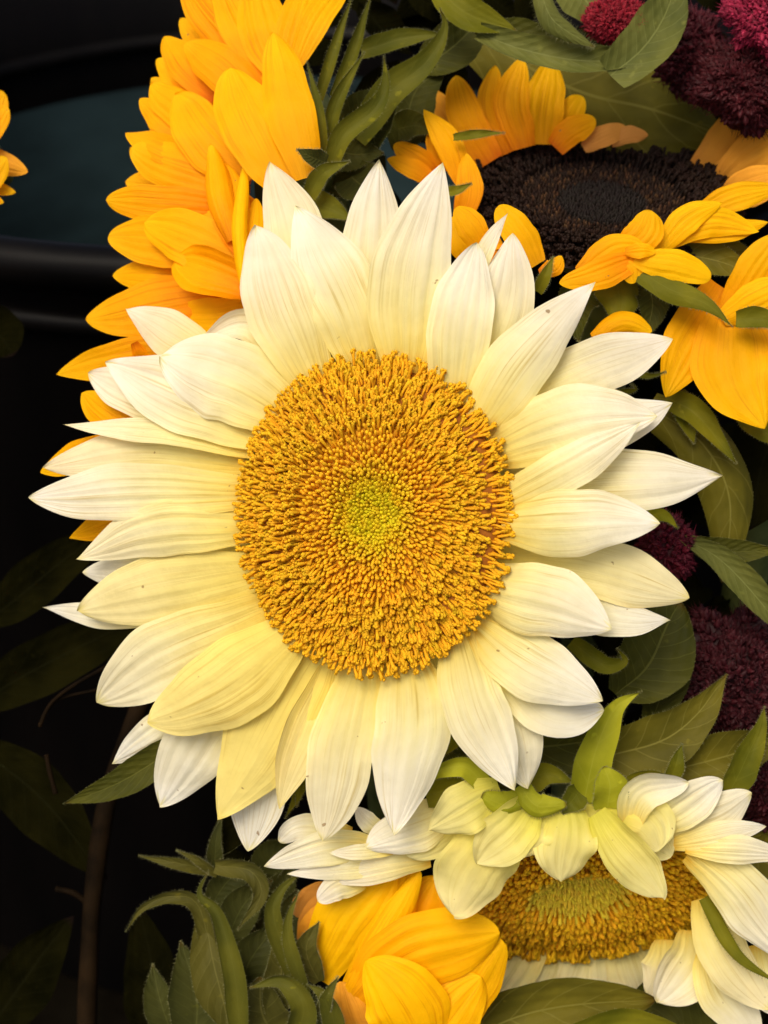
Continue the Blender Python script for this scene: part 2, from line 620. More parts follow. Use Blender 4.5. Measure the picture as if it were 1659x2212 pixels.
# ------------------------------------------------------------------ flower discs
def floret_template(kind, seed):
    """unit floret along +z in units of bed px; returns verts, faces, height-along 0..1"""
    r = np.random.default_rng(seed)
    if kind == 'open':              # slender stalk ending in two curled stigma lobes
        L, bend = r.uniform(26, 36), r.uniform(5, 14)
        tt = np.linspace(0, 1, 6)
        P = np.stack([bend * tt ** 2 + r.uniform(-2, 2) * np.sin(tt * 5), r.uniform(-3, 3) * tt ** 2, L * tt], 1)
        V, F = tube_verts(P, np.array([4.2, 3.7, 3.3, 3.4, 4.2, 4.4]), 6)
        H = np.repeat(tt, 6)
        a0 = r.uniform(0, PI)
        for sgn in (-1, 1):
            q = np.linspace(0, 1, 5)
            ang = q * r.uniform(2.2, 3.6)
            rr = r.uniform(4.2, 5.6)
            hx = rr * np.sin(ang) * sgn + sgn * 1.0
            hz = -rr * (1 - np.cos(ang)) * 0.8 + 2
            dx, dy = math.cos(a0), math.sin(a0)
            Q = np.stack([P[-1, 0] + hx * dx, P[-1, 1] + hx * dy, P[-1, 2] + hz], 1)
            v2, f2 = tube_verts(Q, np.array([3.4, 3.3, 3.0, 2.9, 2.4]), 5)
            n0 = len(V)
            V = np.vstack([V, v2])
            F = F + [tuple(i + n0 for i in f) for f in f2]
            H = np.concatenate([H, np.full(len(v2), 1.0)])
        return V, F, H
    if kind == 'tube':              # closed column with a knob
        L, bend = r.uniform(19, 26), r.uniform(2, 8)
        tt = np.linspace(0, 1, 7)
        P = np.stack([bend * tt ** 2, r.uniform(-2, 2) * tt, L * tt], 1)
        V, F = tube_verts(P, np.array([3.7, 3.4, 3.1, 3.2, 4.1, 4.3, 2.2]), 6)
        return V, F, np.repeat(tt, 6)
    # bud: short pointed scale
    tt = np.linspace(0, 1, 5)
    L = r.uniform(12, 16)
    P = np.stack([r.uniform(0, 2) * tt, r.uniform(-1, 1) * tt, L * tt], 1)
    V, F = tube_verts(P, np.array([3.9, 4.0, 3.5, 2.4, 0.7]), 6)
    return V, F, np.repeat(tt, 6)


TEMPL = {k: [floret_template(k, 50 + i) for i in range(7)] for k in ('open', 'tube', 'bud')}


def rot_to(zaxis, xaxis):
    z = zaxis / np.linalg.norm(zaxis)
    x = xaxis - z * np.dot(xaxis, z)
    x = x / np.linalg.norm(x)
    y = np.cross(z, x)
    return np.stack([x, y, z], 1)


def build_disc(parent, cu, cv, cz, normal, up, rx, ry, dome, spacing, colf, kindf, leanf, scalef, mat, tissue, singles=0, jitter=0.12, name='flower_disc', rec=0.97):
    """phyllotactic head.  dome(r)->height px, spacing(r)->floret spacing px at relative radius r"""
    C = loc(cu, cv, cz)
    k = (D - cz * S) / D * S
    zf = np.asarray(normal, float) / np.linalg.norm(normal)
    yf = np.asarray(up, float)
    yf = yf - zf * np.dot(yf, zf)
    yf /= np.linalg.norm(yf)
    xf = np.cross(yf, zf)
    M = np.stack([xf, yf, zf], 1)
    # base tissue
    nr, na = 26, 72
    V = [C + M @ np.array([0, 0, dome(0)]) * k]
    tcol = [tissue(0.0)] if callable(tissue) else None
    for i in range(1, nr + 1):
        r = i / nr
        if tcol:
            tcol += [tissue(r)] * na
        for j in range(na):
            a = 2 * PI * j / na
            V.append(C + M @ np.array([rx * r * math.cos(a), ry * r * math.sin(a), dome(r) - (14 if i == nr else 0)]) * k)
    F = [(0, 1 + j, 1 + (j + 1) % na) for j in range(na)]
    for i in range(nr - 1):
        for j in range(na):
            a, b = 1 + i * na + j, 1 + i * na + (j + 1) % na
            F.append((a, a + na, b + na, b))
    disc = mesh_obj(name, wor(np.array(V)), F, mat if tcol else tissue, parent, cols=tcol)
    # spiral positions with radius-dependent spacing
    golden = PI * (3 - math.sqrt(5))
    rm = (rx + ry) / 2
    items = []
    r, n = 0.0, 0
    area = 0.0
    while True:
        sp = spacing(r)
        area = sp * sp * 0.92
        r = math.sqrt(r * r + area / (PI * rm * rm))
        if r > 1.0:
            break
        a = n * golden
        n += 1
        items.append((r, a))
    items2 = []
    for r, a in items:
        a2 = a + rng.normal(0, jitter * 0.12)
        rr = r + rng.normal(0, jitter * 8 / rm)
        items2.append((min(max(rr, 0), 1.0), a2))
    VV, FF, CC = [], [], []
    nv0 = 0
    order = sorted(range(len(items2)), key=lambda q: -items2[q][0])
    single_idx = set(order[:singles])
    shared = {}
    for q, (r, a) in enumerate(items2):
        kind = kindf(r, a)
        if kind is None:
            continue
        tid = int(rng.integers(7))
        tv, tf, th = TEMPL[kind][tid]
        sc = scalef(r) * rng.uniform(0.88, 1.12)
        rad = np.array([math.cos(a), math.sin(a), 0])
        ln = leanf(r, a) + rng.normal(0, jitter)
        ax = np.array([math.sin(ln) * rad[0], math.sin(ln) * rad[1], math.cos(ln)])
        tang = np.array([-rad[1], rad[0], 0])
        ax = ax + tang * rng.normal(0, jitter)
        Rm = rot_to(ax, rad * math.cos(ln) - np.array([0, 0, math.sin(ln)]) + tang * rng.normal(0, 0.5))
        base = np.array([rx * r * rad[0], ry * r * rad[1], dome(r) - 2])
        if q in single_idx:
            c0, c1 = colf(r, a)
            if (kind, tid) not in shared:
                me = bpy.data.meshes.new('floret')
                me.from_pydata([tuple(x) for x in tv], [], tf)
                at_ = me.color_attributes.new('col', 'FLOAT_COLOR', 'POINT')
                cc = np.ones((len(tv), 4), np.float32)
                cc[:, :3] = np.outer(1 - th, c0) + np.outer(th, c1)
                at_.data.foreach_set('color', cc.ravel())
                me.polygons.foreach_set('use_smooth', [True] * len(me.polygons))
                me.materials.append(mat)
                shared[(kind, tid)] = me
            o = bpy.data.objects.new('floret', shared[(kind, tid)])
            COL.objects.link(o)
            o.parent = disc
            W3 = R3 @ M @ Rm * (sc * k)
            pw = wor(C + M @ base * k) - np.array(parent.location)
            mm = Matrix.Identity(4)
            for i_ in range(3):
                for j_ in range(3):
                    mm[i_][j_] = W3[i_, j_]
                mm[i_][3] = pw[i_]
            o.matrix_local = mm
            continue
        v = (tv * sc) @ Rm.T + base
        VV.append(v)
        FF += [tuple(i + nv0 for i in f) for f in tf]
        c0, c1 = colf(r, a)
        j = rng.uniform(0.86, 1.04) * np.array([1, rng.uniform(0.90, 1.10), 1])
        CC.append((np.outer(1 - th, c0) + np.outer(th, c1)) * j)
        nv0 += len(v)
    if VV:
        P = C + (np.vstack(VV) @ M.T) * k
        o = mesh_obj('floret_mass', wor(P), FF, mat, disc, cols=np.vstack(CC))
        o['kind'] = 'stuff'
    # green receptacle behind the disc
    V, F = [], []
    prof = [(rec, -10), (rec, -26), (rec * 0.9, -60), (rec * 0.68, -95), (rec * 0.35, -120), (0.12, -150)]
    for (r, h) in prof:
        for j in range(40):
            a = 2 * PI * j / 40
            V.append(C + M @ np.array([rx * r * math.cos(a), ry * r * math.sin(a), h + dome(1.0)]) * k)
    for i in range(len(prof) - 1):
        for j in range(40):
            a, b = i * 40 + j, i * 40 + (j + 1) % 40
            F.append((a, b, b + 40, a + 40))
    mesh_obj('receptacle', wor(np.array(V)), F, STEM, parent)
    return M


def pairs(seq):
    return [(seq[i], seq[i + 1]) for i in range(0, len(seq), 2)]


# ================================================================== THE SETTING
gv = [(-4, -4, 0), (4, -4, 0), (4, 4, 0), (-4, 4, 0)]
tag(mesh_obj('ground', gv, [(0, 1, 2, 3)], GROUND, smooth=False), None, kind='structure')


def lathe(name, prof, centre, mat, parent=None, n=96):
    V, F = [], []
    for (r, z) in prof:
        for j in range(n):
            a = 2 * PI * j / n
            V.append((centre[0] + r * math.cos(a), centre[1] + r * math.sin(a), z))
    for i in range(len(prof) - 1):
        for j in range(n):
            a, b = i * n + j, i * n + (j + 1) % n
            F.append((a, b, b + n, a + n))
    return mesh_obj(name, V, F, mat, parent)


# black tub: front of its rim passes the left of the view
pr = wor(loc(90, 560, -1150))
tub = bpy.data.objects.new('flower_tub', None)
COL.objects.link(tub)
RT = 0.30
tc_ = (pr[0] + 0.06, pr[1] + RT, 0)
tub.location = (tc_[0], tc_[1], 0.0)
tag(tub, 'black plastic tub with rolled rim and dark teal lining behind the flowers', 'tub')
zt = pr[2]
lathe('wall', [(RT - 0.02, 0.003), (RT - 0.012, zt - 0.02), (RT - 0.011, zt - 0.004), (RT - 0.016, zt - 0.004), (RT - 0.022, zt - 0.138)], tc_, BLACKP, tub)
lathe('lining', [(RT - 0.025, zt - 0.136), (RT - 0.034, zt - 0.25), (RT - 0.070, 0.012), (0.01, 0.012)], tc_, TEALP, tub)
lathe('ridge', [(RT - 0.0215, zt - 0.102), (RT - 0.026, zt - 0.105), (RT - 0.026, zt - 0.110), (RT - 0.0215, zt - 0.114)], tc_, BLACKP, tub)
rp = [(RT - 0.009 + 0.009 * math.cos(a), zt - 0.010 + 0.009 * math.sin(a)) for a in np.linspace(-2.2, 2.6, 14)]
lathe('rim', rp, tc_, BLACKP, tub)
rp = [(RT - 0.012 + 0.006 * math.cos(a), zt - 0.034 + 0.005 * math.sin(a)) for a in np.linspace(-1.6, 1.6, 9)]
lathe('band', rp, tc_, BLACKP, tub)

# ================================================================== MAIN CREAM SUNFLOWER
main = thing('white_sunflower', 'large cream-white sunflower with a golden disc, facing the camera in the centre', 'flower', loc(808, 1110, -40))
TZ = lambda u: (u - 808) * 0.19
# (spine u,v..., width, layer, options)
MP = [
    # back rank first
    ([800, 730, 803, 530, 820, 346], 143, -62, dict(e=0.85)),
    ([665, 690, 632, 500, 584, 350], 134, -66, dict(e=0.75, t=0.22)),
    ([1010, 640, 1050, 535, 1097, 460], 39, -50, dict(e=1.1, b=0.8)),
    ([1040, 800, 1095, 650, 1107, 504], 128, -50, dict(e=0.75)),
    ([1110, 870, 1280, 795, 1453, 732], 128, -55, dict(e=0.8, p=0.55)),
    ([1180, 960, 1340, 915, 1453, 870], 112, -62, dict(e=0.85)),
    ([1130, 1060, 1370, 1040, 1560, 1028], 143, -52, dict(e=0.9, p=0.5)),
    ([1100, 1215, 1300, 1228, 1489, 1292], 132, -58, dict(e=0.7, p=0.6, t=0.45)),
    ([1160, 1300, 1340, 1335, 1448, 1340], 87, -66, dict(e=0.9)),
    ([1060, 1400, 1185, 1525, 1304, 1533], 128, -58, dict(e=0.65, p=0.6)),
    ([1030, 1420, 1105, 1570, 1141, 1703], 128, -62, dict(e=0.75, p=0.6, t=0.2)),
    ([690, 1440, 580, 1640, 535, 1838], 137, -74, dict(e=0.75, p=0.65)),
    ([560, 1440, 430, 1600, 345, 1742], 143, -52, dict(e=0.7, p=0.6)),
    ([480, 1480, 340, 1585, 242, 1650], 91, -66, dict(e=0.9, p=0.55)),
    ([400, 1315, 240, 1330, 92, 1312], 61, -72, dict(e=1.0)),
    ([420, 1220, 290, 1233, 178, 1236], 76, -66, dict(e=0.7, p=0.6)),
    ([500, 995, 290, 978, 94, 1010], 114, -40, dict(e=0.75, p=0.5, t=0.35)),
    ([520, 965, 350, 935, 136, 917], 63, -24, dict(e=1.0, p=0.5, t=0.25, r=0.5)),
    ([430, 900, 300, 858, 191, 806], 97, -56, dict(e=0.7, p=0.6)),
    ([490, 800, 375, 722, 272, 667], 102, -58, dict(e=0.85, p=0.5, t=0.15)),
    ([620, 790, 540, 705, 440, 730], 97, -50, dict(e=0.9, c=1.3, t=0.15)),
    ([720, 1450, 655, 1590, 603, 1747], 112, -38, dict(t=0.6, e=0.9, c=1.0)),
    # filler bases that close the ring
    ([690, 800, 650, 720, 620, 640], 91, -70, dict(t=0.4)),
    ([1090, 940, 1180, 890, 1270, 850], 102, -72, dict(t=0.4)),
    ([1010, 1420, 1080, 1500, 1120, 1560], 112, -76, dict(t=0.5)),
    ([560, 900, 500, 860, 440, 830], 112, -72, dict(t=0.4)),
    ([540, 1300, 450, 1340, 380, 1370], 112, -72, dict(t=0.5)),
    ([930, 790, 960, 700, 980, 600], 91, -72, dict(t=0.4)),
    ([840, 1470, 830, 1560, 800, 1640], 102, -76, dict(t=0.5)),
    # front rank
    ([787, 765, 735, 620, 638, 446], 175, -26, dict(e=0.85, p=0.48, b=0.52)),
    ([880, 778, 885, 600, 956, 351], 175, -8, dict(e=0.85, p=0.42, b=0.52)),
    ([668, 812, 608, 650, 553, 487], 164, -12, dict(e=0.7, p=0.55, b=0.52)),
    ([990, 858, 998, 690, 1030, 525], 141, -14, dict(e=0.7, p=0.5, b=0.52)),
    ([1058, 910, 1125, 780, 1205, 685, 1286, 609], 145, -4, dict(e=1.0, p=0.38, b=0.52)),
    ([1092, 965, 1250, 905, 1419, 898], 161, -18, dict(e=0.75, p=0.45, b=0.52)),
    ([1112, 1085, 1200, 1030, 1300, 968, 1383, 912], 100, 2, dict(e=0.9, p=0.42, b=0.60)),
    ([1110, 1133, 1250, 1125, 1426, 1131], 155, 8, dict(e=0.75, p=0.42, b=0.52, c=-0.5)),
    ([1058, 1275, 1180, 1302, 1321, 1358], 169, 0, dict(e=0.75, p=0.45, b=0.52, c=-0.5)),
    ([1052, 1372, 1150, 1440, 1302, 1514], 153, -16, dict(e=0.8, p=0.45, b=0.52, c=-0.4)),
    ([1003, 1398, 1035, 1545, 1112, 1707], 148, -4, dict(e=0.8, p=0.45, b=0.52, c=-0.5)),
    ([888, 1452, 887, 1600, 850, 1803], 174, -4, dict(e=0.85, p=0.42, b=0.52, c=-0.4)),
    ([780, 1465, 738, 1640, 697, 1817], 145, -16, dict(t=0.25, e=0.75, p=0.55, b=0.52)),
    ([680, 1420, 585, 1570, 470, 1768], 194, -24, dict(t=0.8, e=0.8, p=0.42, b=0.52)),
    ([615, 1400, 500, 1470, 400, 1530, 318, 1560], 182, 14, dict(t=0.8, e=0.6, p=0.42, b=0.52)),
    ([550, 1340, 375, 1410, 210, 1518], 161, -18, dict(t=0.3, e=0.65, p=0.55, b=0.52)),
    ([528, 1250, 350, 1270, 169, 1320], 153, -22, dict(t=0.6, e=0.65, p=0.5, b=0.52)),
    ([512, 1135, 330, 1145, 166, 1207], 128, -6, dict(t=0.35, e=0.9, p=0.45, b=0.60)),
    ([505, 1060, 290, 1065, 62, 1075], 125, -10, dict(e=0.75, p=0.55, b=0.52, t=0.05)),
    ([560, 925, 400, 855, 228, 783], 155, -20, dict(e=0.8, p=0.5, b=0.52)),
    ([600, 880, 490, 815, 347, 770], 194, -2, dict(e=0.6, p=0.5, b=0.52)),
]


def petal_list(parent, data, mat, zfun, name='petal'):
    for row in data:
        pts, w, lay, o = row[:4]
        o = dict(o)
        t = o.pop('t', 0.0)
        r = o.pop('r', 0.0) + rng.uniform(-0.06, 0.06)
        m = MATS[o.pop('m')] if 'm' in o else mat
        o.setdefault('c', rng.uniform(-0.45, 0.12))
        q = pairs(pts)
        zs = o.pop('z', None) or zfun(q, lay)
        make_petal(parent, q, w, zs, m, name, tint=min(1, max(0, t + (rng.uniform(-0.1, 0.35) if m is GOLD else rng.uniform(-0.03, 0.06)))), roll=r, **o)


def main_z(q, lay):
    n = len(q)
    prof = np.interp(np.linspace(0, 1, n), [0, 0.5, 1], [-6, 12 + rng.uniform(-5, 5), -8 + rng.uniform(-10, 8)])
    return [TZ(u) + lay * 1.35 + prof[i] for i, (u, v) in enumerate(q)]


for k_ in range(26):
    a_ = 2 * PI * (k_ + 0.5) / 26
    e_ = lambda f: (806 + 300 * f * math.cos(a_), 1110 - 340 * f * math.sin(a_))
    MP.insert(0, ([*e_(0.9), *e_(1.15), *e_(1.42)], 92, -84, dict(t=0.5, e=0.7, b=0.8)))
for row_ in MP:                      # root every petal a little under the florets
    p_ = row_[0]
    du_, dv_ = 806 - p_[0], 1110 - p_[1]
    dd_ = math.hypot(du_ / 300, dv_ / 345)
    if dd_ < 1.35:
        p_[0] += du_ * 0.09
        p_[1] += dv_ * 0.09
petal_list(main, MP, CREAM, main_z)


def m_dome(r):
    return 34 * math.sqrt(max(0, 1 - 0.92 * r * r)) - 34 * math.exp(-(r / 0.2) ** 2) - 8


def m_col(r, a):
    g = min(1, max(0, (r - 0.16) / 0.20))
    c0 = (0.76 + 0.18 * g, 0.58 - 0.14 * g, 0.012)
    c1 = (0.86 + 0.12 * g, 0.70 - 0.12 * g, 0.020)
    return (c0, c1)


def m_kind(r, a):
    # a bare brown arc shows on the right
    if 0.80 < r < 0.92 and -0.45 < ((a + PI) % (2 * PI)) - PI < 0.85 and rng.random() < 0.82:
        return None
    if r < 0.24:
        return 'bud'
    if r < 0.52:
        return 'tube'
    return 'open' if rng.random() < 0.85 else 'tube'


build_disc(main, 806, 1110, 0, (-0.20, 0.04, 1), (0, 1, 0), 280, 324, m_dome,
           lambda r: 7.0 if r < 0.22 else (7.0 + (r - 0.22) / 0.2 * 2.4 if r < 0.42 else 9.4 + (r - 0.42) * 2.6),
           m_col, m_kind, lambda r, a: -0.30 + 1.40 * min(1, r * 1.2) + 0.18 * math.cos(a),
           lambda r: 1.32 if r < 0.24 else (0.95 if r < 0.35 else 0.96), FLORET, lambda r: (0.62, 0.46, 0.015) if r < 0.2 else ((0.84, 0.38, 0.012) if r < 0.74 else (0.40, 0.13, 0.012)), singles=300)
make_stem(main, to_ground((808, 1130, -150), (0.02, 0.05)), 70)
# a few green bracts that peek out from under the petals
for pts, w, z, m in [
    ([560, 1560, 640, 1690, 616, 1770], 46, -190, BRACT),
    ([700, 1560, 660, 1660, 640, 1745], 60, -190, BRACT),
    ([1380, 1120, 1430, 1112, 1466, 1142], 34, -90, LIME),
    ([1235, 1385, 1300, 1435, 1348, 1428, 1332, 1398], 46, -100, BRACT),
    ([960, 1500, 985, 1580, 950, 1640], 60, -110, BRACT),
    ([1350, 800, 1400, 812, 1440, 803], 16, -90, BRACT),
    ([1320, 850, 1372, 842, 1362, 828], 14, -80, BRACT),
    ([420, 1560, 410, 1590, 370, 1605], 40, -215, BRACT)]:
    make_bract(main, pairs(pts), w, [z - 20, z, z - 10, z], m)

# ================================================================== GOLDEN SUNFLOWER AT UPPER LEFT
gold = thing('golden_sunflower', 'big golden sunflower at upper left seen from its side, partly behind the white one', 'flower', loc(640, 420, -300))
GP = [
    ([470, 210, 400, 140, 357, 78], 78, -420, dict(e=0.55)),
    ([600, 190, 470, 50, 390, -60], 100, -400, dict(e=0.6)),
    ([600, 190, 520, 60, 470, -60], 95, -370, dict(e=0.6)),
    ([630, 190, 570, 60, 540, -60], 110, -350, dict(e=0.6, t=0.3)),
    ([610, 180, 650, 40, 670, -60], 90, -330, dict(e=0.6, t=0.3)),
    ([640, 140, 690, 30, 760, -60], 66, -300, dict(e=0.7, t=0.6)),
    ([580, 240, 480, 150, 400, 92], 100, -350, dict(e=0.5)),
    ([620, 260, 590, 150, 560, 60], 110, -370, dict(e=0.6)),
    ([630, 330, 560, 200, 520, 130], 110, -340, dict(e=0.6)),
    ([420, 300, 350, 255, 304, 212], 60, -430, dict(e=0.5)),
    ([470, 300, 390, 235, 325, 183], 92, -400, dict(e=0.5)),
    ([540, 390, 440, 290, 378, 205], 122, -340, dict(e=0.5)),
    ([480, 390, 360, 318, 272, 287], 78, -390, dict(e=0.55, r=0.4)),
    ([500, 400, 390, 365, 284, 318], 110, -360, dict(e=0.5)),
    ([500, 455, 350, 438, 229, 433], 86, -350, dict(e=0.5)),
    ([500, 545, 360, 520, 234, 512], 112, -340, dict(e=0.5)),
    ([440, 605, 330, 592, 244, 594], 70, -380, dict(e=0.55)),
    ([500, 640, 330, 662, 186, 692], 122, -320, dict(e=0.6)),
    ([430, 740, 270, 772, 122, 808], 84, -340, dict(e=0.75)),
    ([560, 480, 470, 450, 420, 400], 130, -330, dict(e=0.6)),
    ([560, 600, 470, 560, 420, 510], 130, -320, dict(e=0.6)),
    ([560, 660, 460, 690, 370, 690], 95, -280, dict(e=0.6)),
    ([530, 570, 415, 515, 311, 482], 118, -270, dict(e=0.5, t=0.15)),
    ([540, 630, 455, 590, 378, 566], 122, -225, dict(e=0.5, t=0.2, c=0.9)),
    ([500, 520, 475, 420, 455, 312], 78, -250, dict(e=0.6, c=-1.2)),
    ([540, 560, 495, 440, 480, 350], 90, -265, dict(e=0.6)),
    ([615, 400, 535, 265, 497, 146], 138, -225, dict(e=0.5, t=0.55)),
    ([660, 385, 625, 220, 590, 70], 112, -200, dict(e=0.6, t=0.5)),
    ([530, 640, 515, 490, 530, 347], 46, -190, dict(e=0.5, t=0.6, c=-1.3)),
    ([560, 640, 545, 530, 553, 428], 66, -205, dict(e=0.6, t=0.3)),
    # peeping out around the white petals
    ([290, 740, 305, 770, 310, 800], 36, -230, dict(e=0.5)),
    ([300, 940, 230, 890, 178, 848], 84, -240, dict(e=0.6)),
    ([260, 950, 170, 985, 88, 1020], 66, -240, dict(e=0.7)),
    ([330, 1090, 230, 1130, 150, 1162], 60, -240, dict(e=0.9)),
]


def g_z(q, lay):
    n = len(q)
    prof = np.interp(np.linspace(0, 1, n), [0, 0.5, 1], [40, 20, -40])
    return [lay + prof[i] for i in range(n)]


for k_ in range(16):
    f_ = k_ / 15
    bu, bv = 560 - 40 * f_, 200 + 420 * f_
    an = math.radians(118 + 92 * f_ + rng.uniform(-8, 8))
    L_ = rng.uniform(230, 290)
    GP.insert(0, ([bu, bv, bu + 0.55 * L_ * math.cos(an), bv - 0.5 * L_ * math.sin(an), bu + L_ * math.cos(an), bv - L_ * math.sin(an)], rng.uniform(70, 105), -470 + rng.uniform(-20, 20), dict(e=0.55)))
petal_list(gold, GP, GOLD, g_z)
# its head points away to the left; only its back shows, wrapped in bracts
gq = []
for (rr_, hh_) in [(210, 60), (200, 0), (150, -60), (70, -110), (30, -160)]:
    for j_ in range(36):
        a_ = 2 * PI * j_ / 36
        ax_ = rot_to(np.array([-0.8, 0.0, 0.25]), np.array([0.1, 1.0, 0.0]))
        gq.append(loc(640, 330, -470) + ax_ @ np.array([rr_ * math.cos(a_), rr_ * math.sin(a_), hh_]) * S)
mesh_obj('receptacle', wor(np.array(gq)), [(i_ * 36 + j_, i_ * 36 + (j_ + 1) % 36, (i_ + 1) * 36 + (j_ + 1) % 36, (i_ + 1) * 36 + j_) for i_ in range(4) for j_ in range(36)], STEM, gold)
make_stem(gold, to_ground((700, 330, -520), (0.01, 0.03)), 60)
for pts, w, z, m, kw in [
    ([760, 320, 800, 250, 870, 170], 130, -330, LEAF, {}),
    ([700, 300, 760, 330, 830, 330], 120, -340, LEAF, {}),
    ([770, 300, 838, 205, 922, 135, 960, 62, 950, 16], 74, -280, BRACT, {}),
    ([780, 110, 870, 85, 962, 72], 52, -300, BRACT, {}),
    ([690, 215, 717, 121, 762, -10], 34, -240, BRACT, dict(c=1.2)),
    ([722, 210, 768, 100, 803, -15], 40, -225, BRACT, dict(c=1.3)),
    ([705, 310, 727, 225, 788, 110], 42, -205, BRACT, dict(c=1.2)),
    ([714, 355, 742, 290, 805, 240, 832, 190, 829, 118], 54, -185, BRACT, dict(c=0.9)),
    ([705, 352, 672, 338, 640, 322], 44, -118, LEAF, dict(c=0.2)),
    ([700, 340, 690, 240, 662, 130], 24, -190, BRACT, {}),
    ([668, 425, 700, 375, 757, 347], 46, -130, BRACT, dict(c=0.9)),
    ([670, 440, 720, 452, 760, 478], 62, -170, BRACT, {}),
    ([760, 380, 800, 420, 830, 440], 110, -300, LEAF, {}),
    ([700, 400, 770, 330, 780, 250], 120, -350, LEAF, {})]:
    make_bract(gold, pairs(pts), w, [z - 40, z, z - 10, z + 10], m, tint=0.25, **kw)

# ================================================================== DARK-CENTRED SUNFLOWER AT UPPER RIGHT
dark = thing('golden_sunflower', 'golden sunflower with a dark brown disc at upper right, looking upward', 'flower', loc(1295, 430, -300))
DP = [
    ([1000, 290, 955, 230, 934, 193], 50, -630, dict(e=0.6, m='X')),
    ([1060, 350, 1005, 255, 985, 163], 80, -580, dict(e=0.55, b=0.7)),
    ([1100, 330, 1062, 235, 1071, 142], 58, -610, dict(e=0.55, b=0.7)),
    ([1130, 320, 1108, 225, 1126, 126], 74, -595, dict(e=0.6, b=0.7)),
    ([1172, 312, 1176, 217, 1190, 134], 88, -605, dict(e=0.5, b=0.8)),
    ([1215, 300, 1238, 240, 1258, 208], 60, -630, dict(e=0.5)),
    ([1200, 320, 1240, 278, 1287, 258], 62, -590, dict(e=0.45, b=0.7)),
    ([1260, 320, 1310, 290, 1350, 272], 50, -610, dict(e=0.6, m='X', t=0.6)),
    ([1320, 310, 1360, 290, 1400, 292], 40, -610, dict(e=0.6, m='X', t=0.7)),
    ([940, 370, 898, 340, 851, 312], 52, -440, dict(e=0.5)),
    ([940, 395, 890, 362, 836, 343], 44, -420, dict(e=0.7)),
    ([965, 370, 945, 310, 930, 270], 50, -440, dict(e=0.6)),
    ([1000, 400, 968, 305, 915, 237], 62, -390, dict(e=0.8)),
    ([990, 480, 1014, 415, 1007, 330], 60, -360, dict(e=0.7)),
    ([1045, 560, 1000, 520, 972, 470], 74, -340, dict(e=0.55)),
    ([1045, 540, 1020, 490, 985, 448], 66, -200, dict(e=0.5, t=0.3)),
    ([1090, 560, 1060, 545, 1065, 500], 60, -210, dict(e=0.5)),
    ([1160, 572, 1118, 500, 1078, 443], 76, -165, dict(e=0.45, t=0.2, b=0.6)),
    ([1165, 590, 1195, 578, 1214, 553], 40, -170, dict(e=0.6)),
    # right-hand side
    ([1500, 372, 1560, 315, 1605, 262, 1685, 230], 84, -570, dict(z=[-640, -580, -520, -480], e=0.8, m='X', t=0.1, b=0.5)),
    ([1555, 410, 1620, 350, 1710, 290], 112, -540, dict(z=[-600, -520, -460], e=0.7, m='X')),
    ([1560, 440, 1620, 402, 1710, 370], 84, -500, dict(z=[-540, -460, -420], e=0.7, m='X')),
    ([1500, 470, 1590, 425, 1680, 405], 62, -350, dict(e=0.7, t=0.3)),
    ([1440, 525, 1530, 478, 1640, 500], 66, -200, dict(e=0.8, t=0.4)),
    ([1420, 542, 1480, 475, 1560, 438], 62, -190, dict(e=0.8, t=0.5)),
    ([1460, 510, 1560, 500, 1660, 480], 50, -210, dict(e=0.8, t=0.3)),
    ([1345, 550, 1390, 505, 1407, 455], 82, -165, dict(e=0.42, t=0.2, b=0.6)),
    ([1250, 590, 1330, 540, 1395, 535], 72, -150, dict(e=0.55, t=0.15)),
    ([1390, 555, 1300, 590, 1208, 612], 66, -135, dict(e=0.6, t=0.1)),
    ([1330, 560, 1360, 580, 1370, 612], 56, -140, dict(e=0.5)),
    ([1370, 560, 1455, 572, 1536, 600], 70, -125, dict(e=0.42, t=0.35, b=0.4)),
    ([1350, 545, 1385, 540, 1415, 545], 34, -120, dict(e=0.5, t=0.3)),
    ([1280, 730, 1345, 695, 1408, 715], 62, -190, dict(e=0.5, t=0.3, c=-1.0)),
]


def d_z(q, lay):
    return [lay, lay + 12, lay + 6][:len(q)] if len(q) == 3 else [lay] * len(q)


petal_list(dark, DP, GOLD, d_z)


def dk_col(r, a):
    if r < 0.34:
        return ((0.006, 0.004, 0.003), (0.016, 0.012, 0.010))
    if r < 0.62:
        return ((0.008, 0.004, 0.003), (0.022, 0.011, 0.006) if rng.random() < 0.75 else (0.075, 0.036, 0.015))
    return ((0.005, 0.003, 0.002), (0.015, 0.007, 0.004))


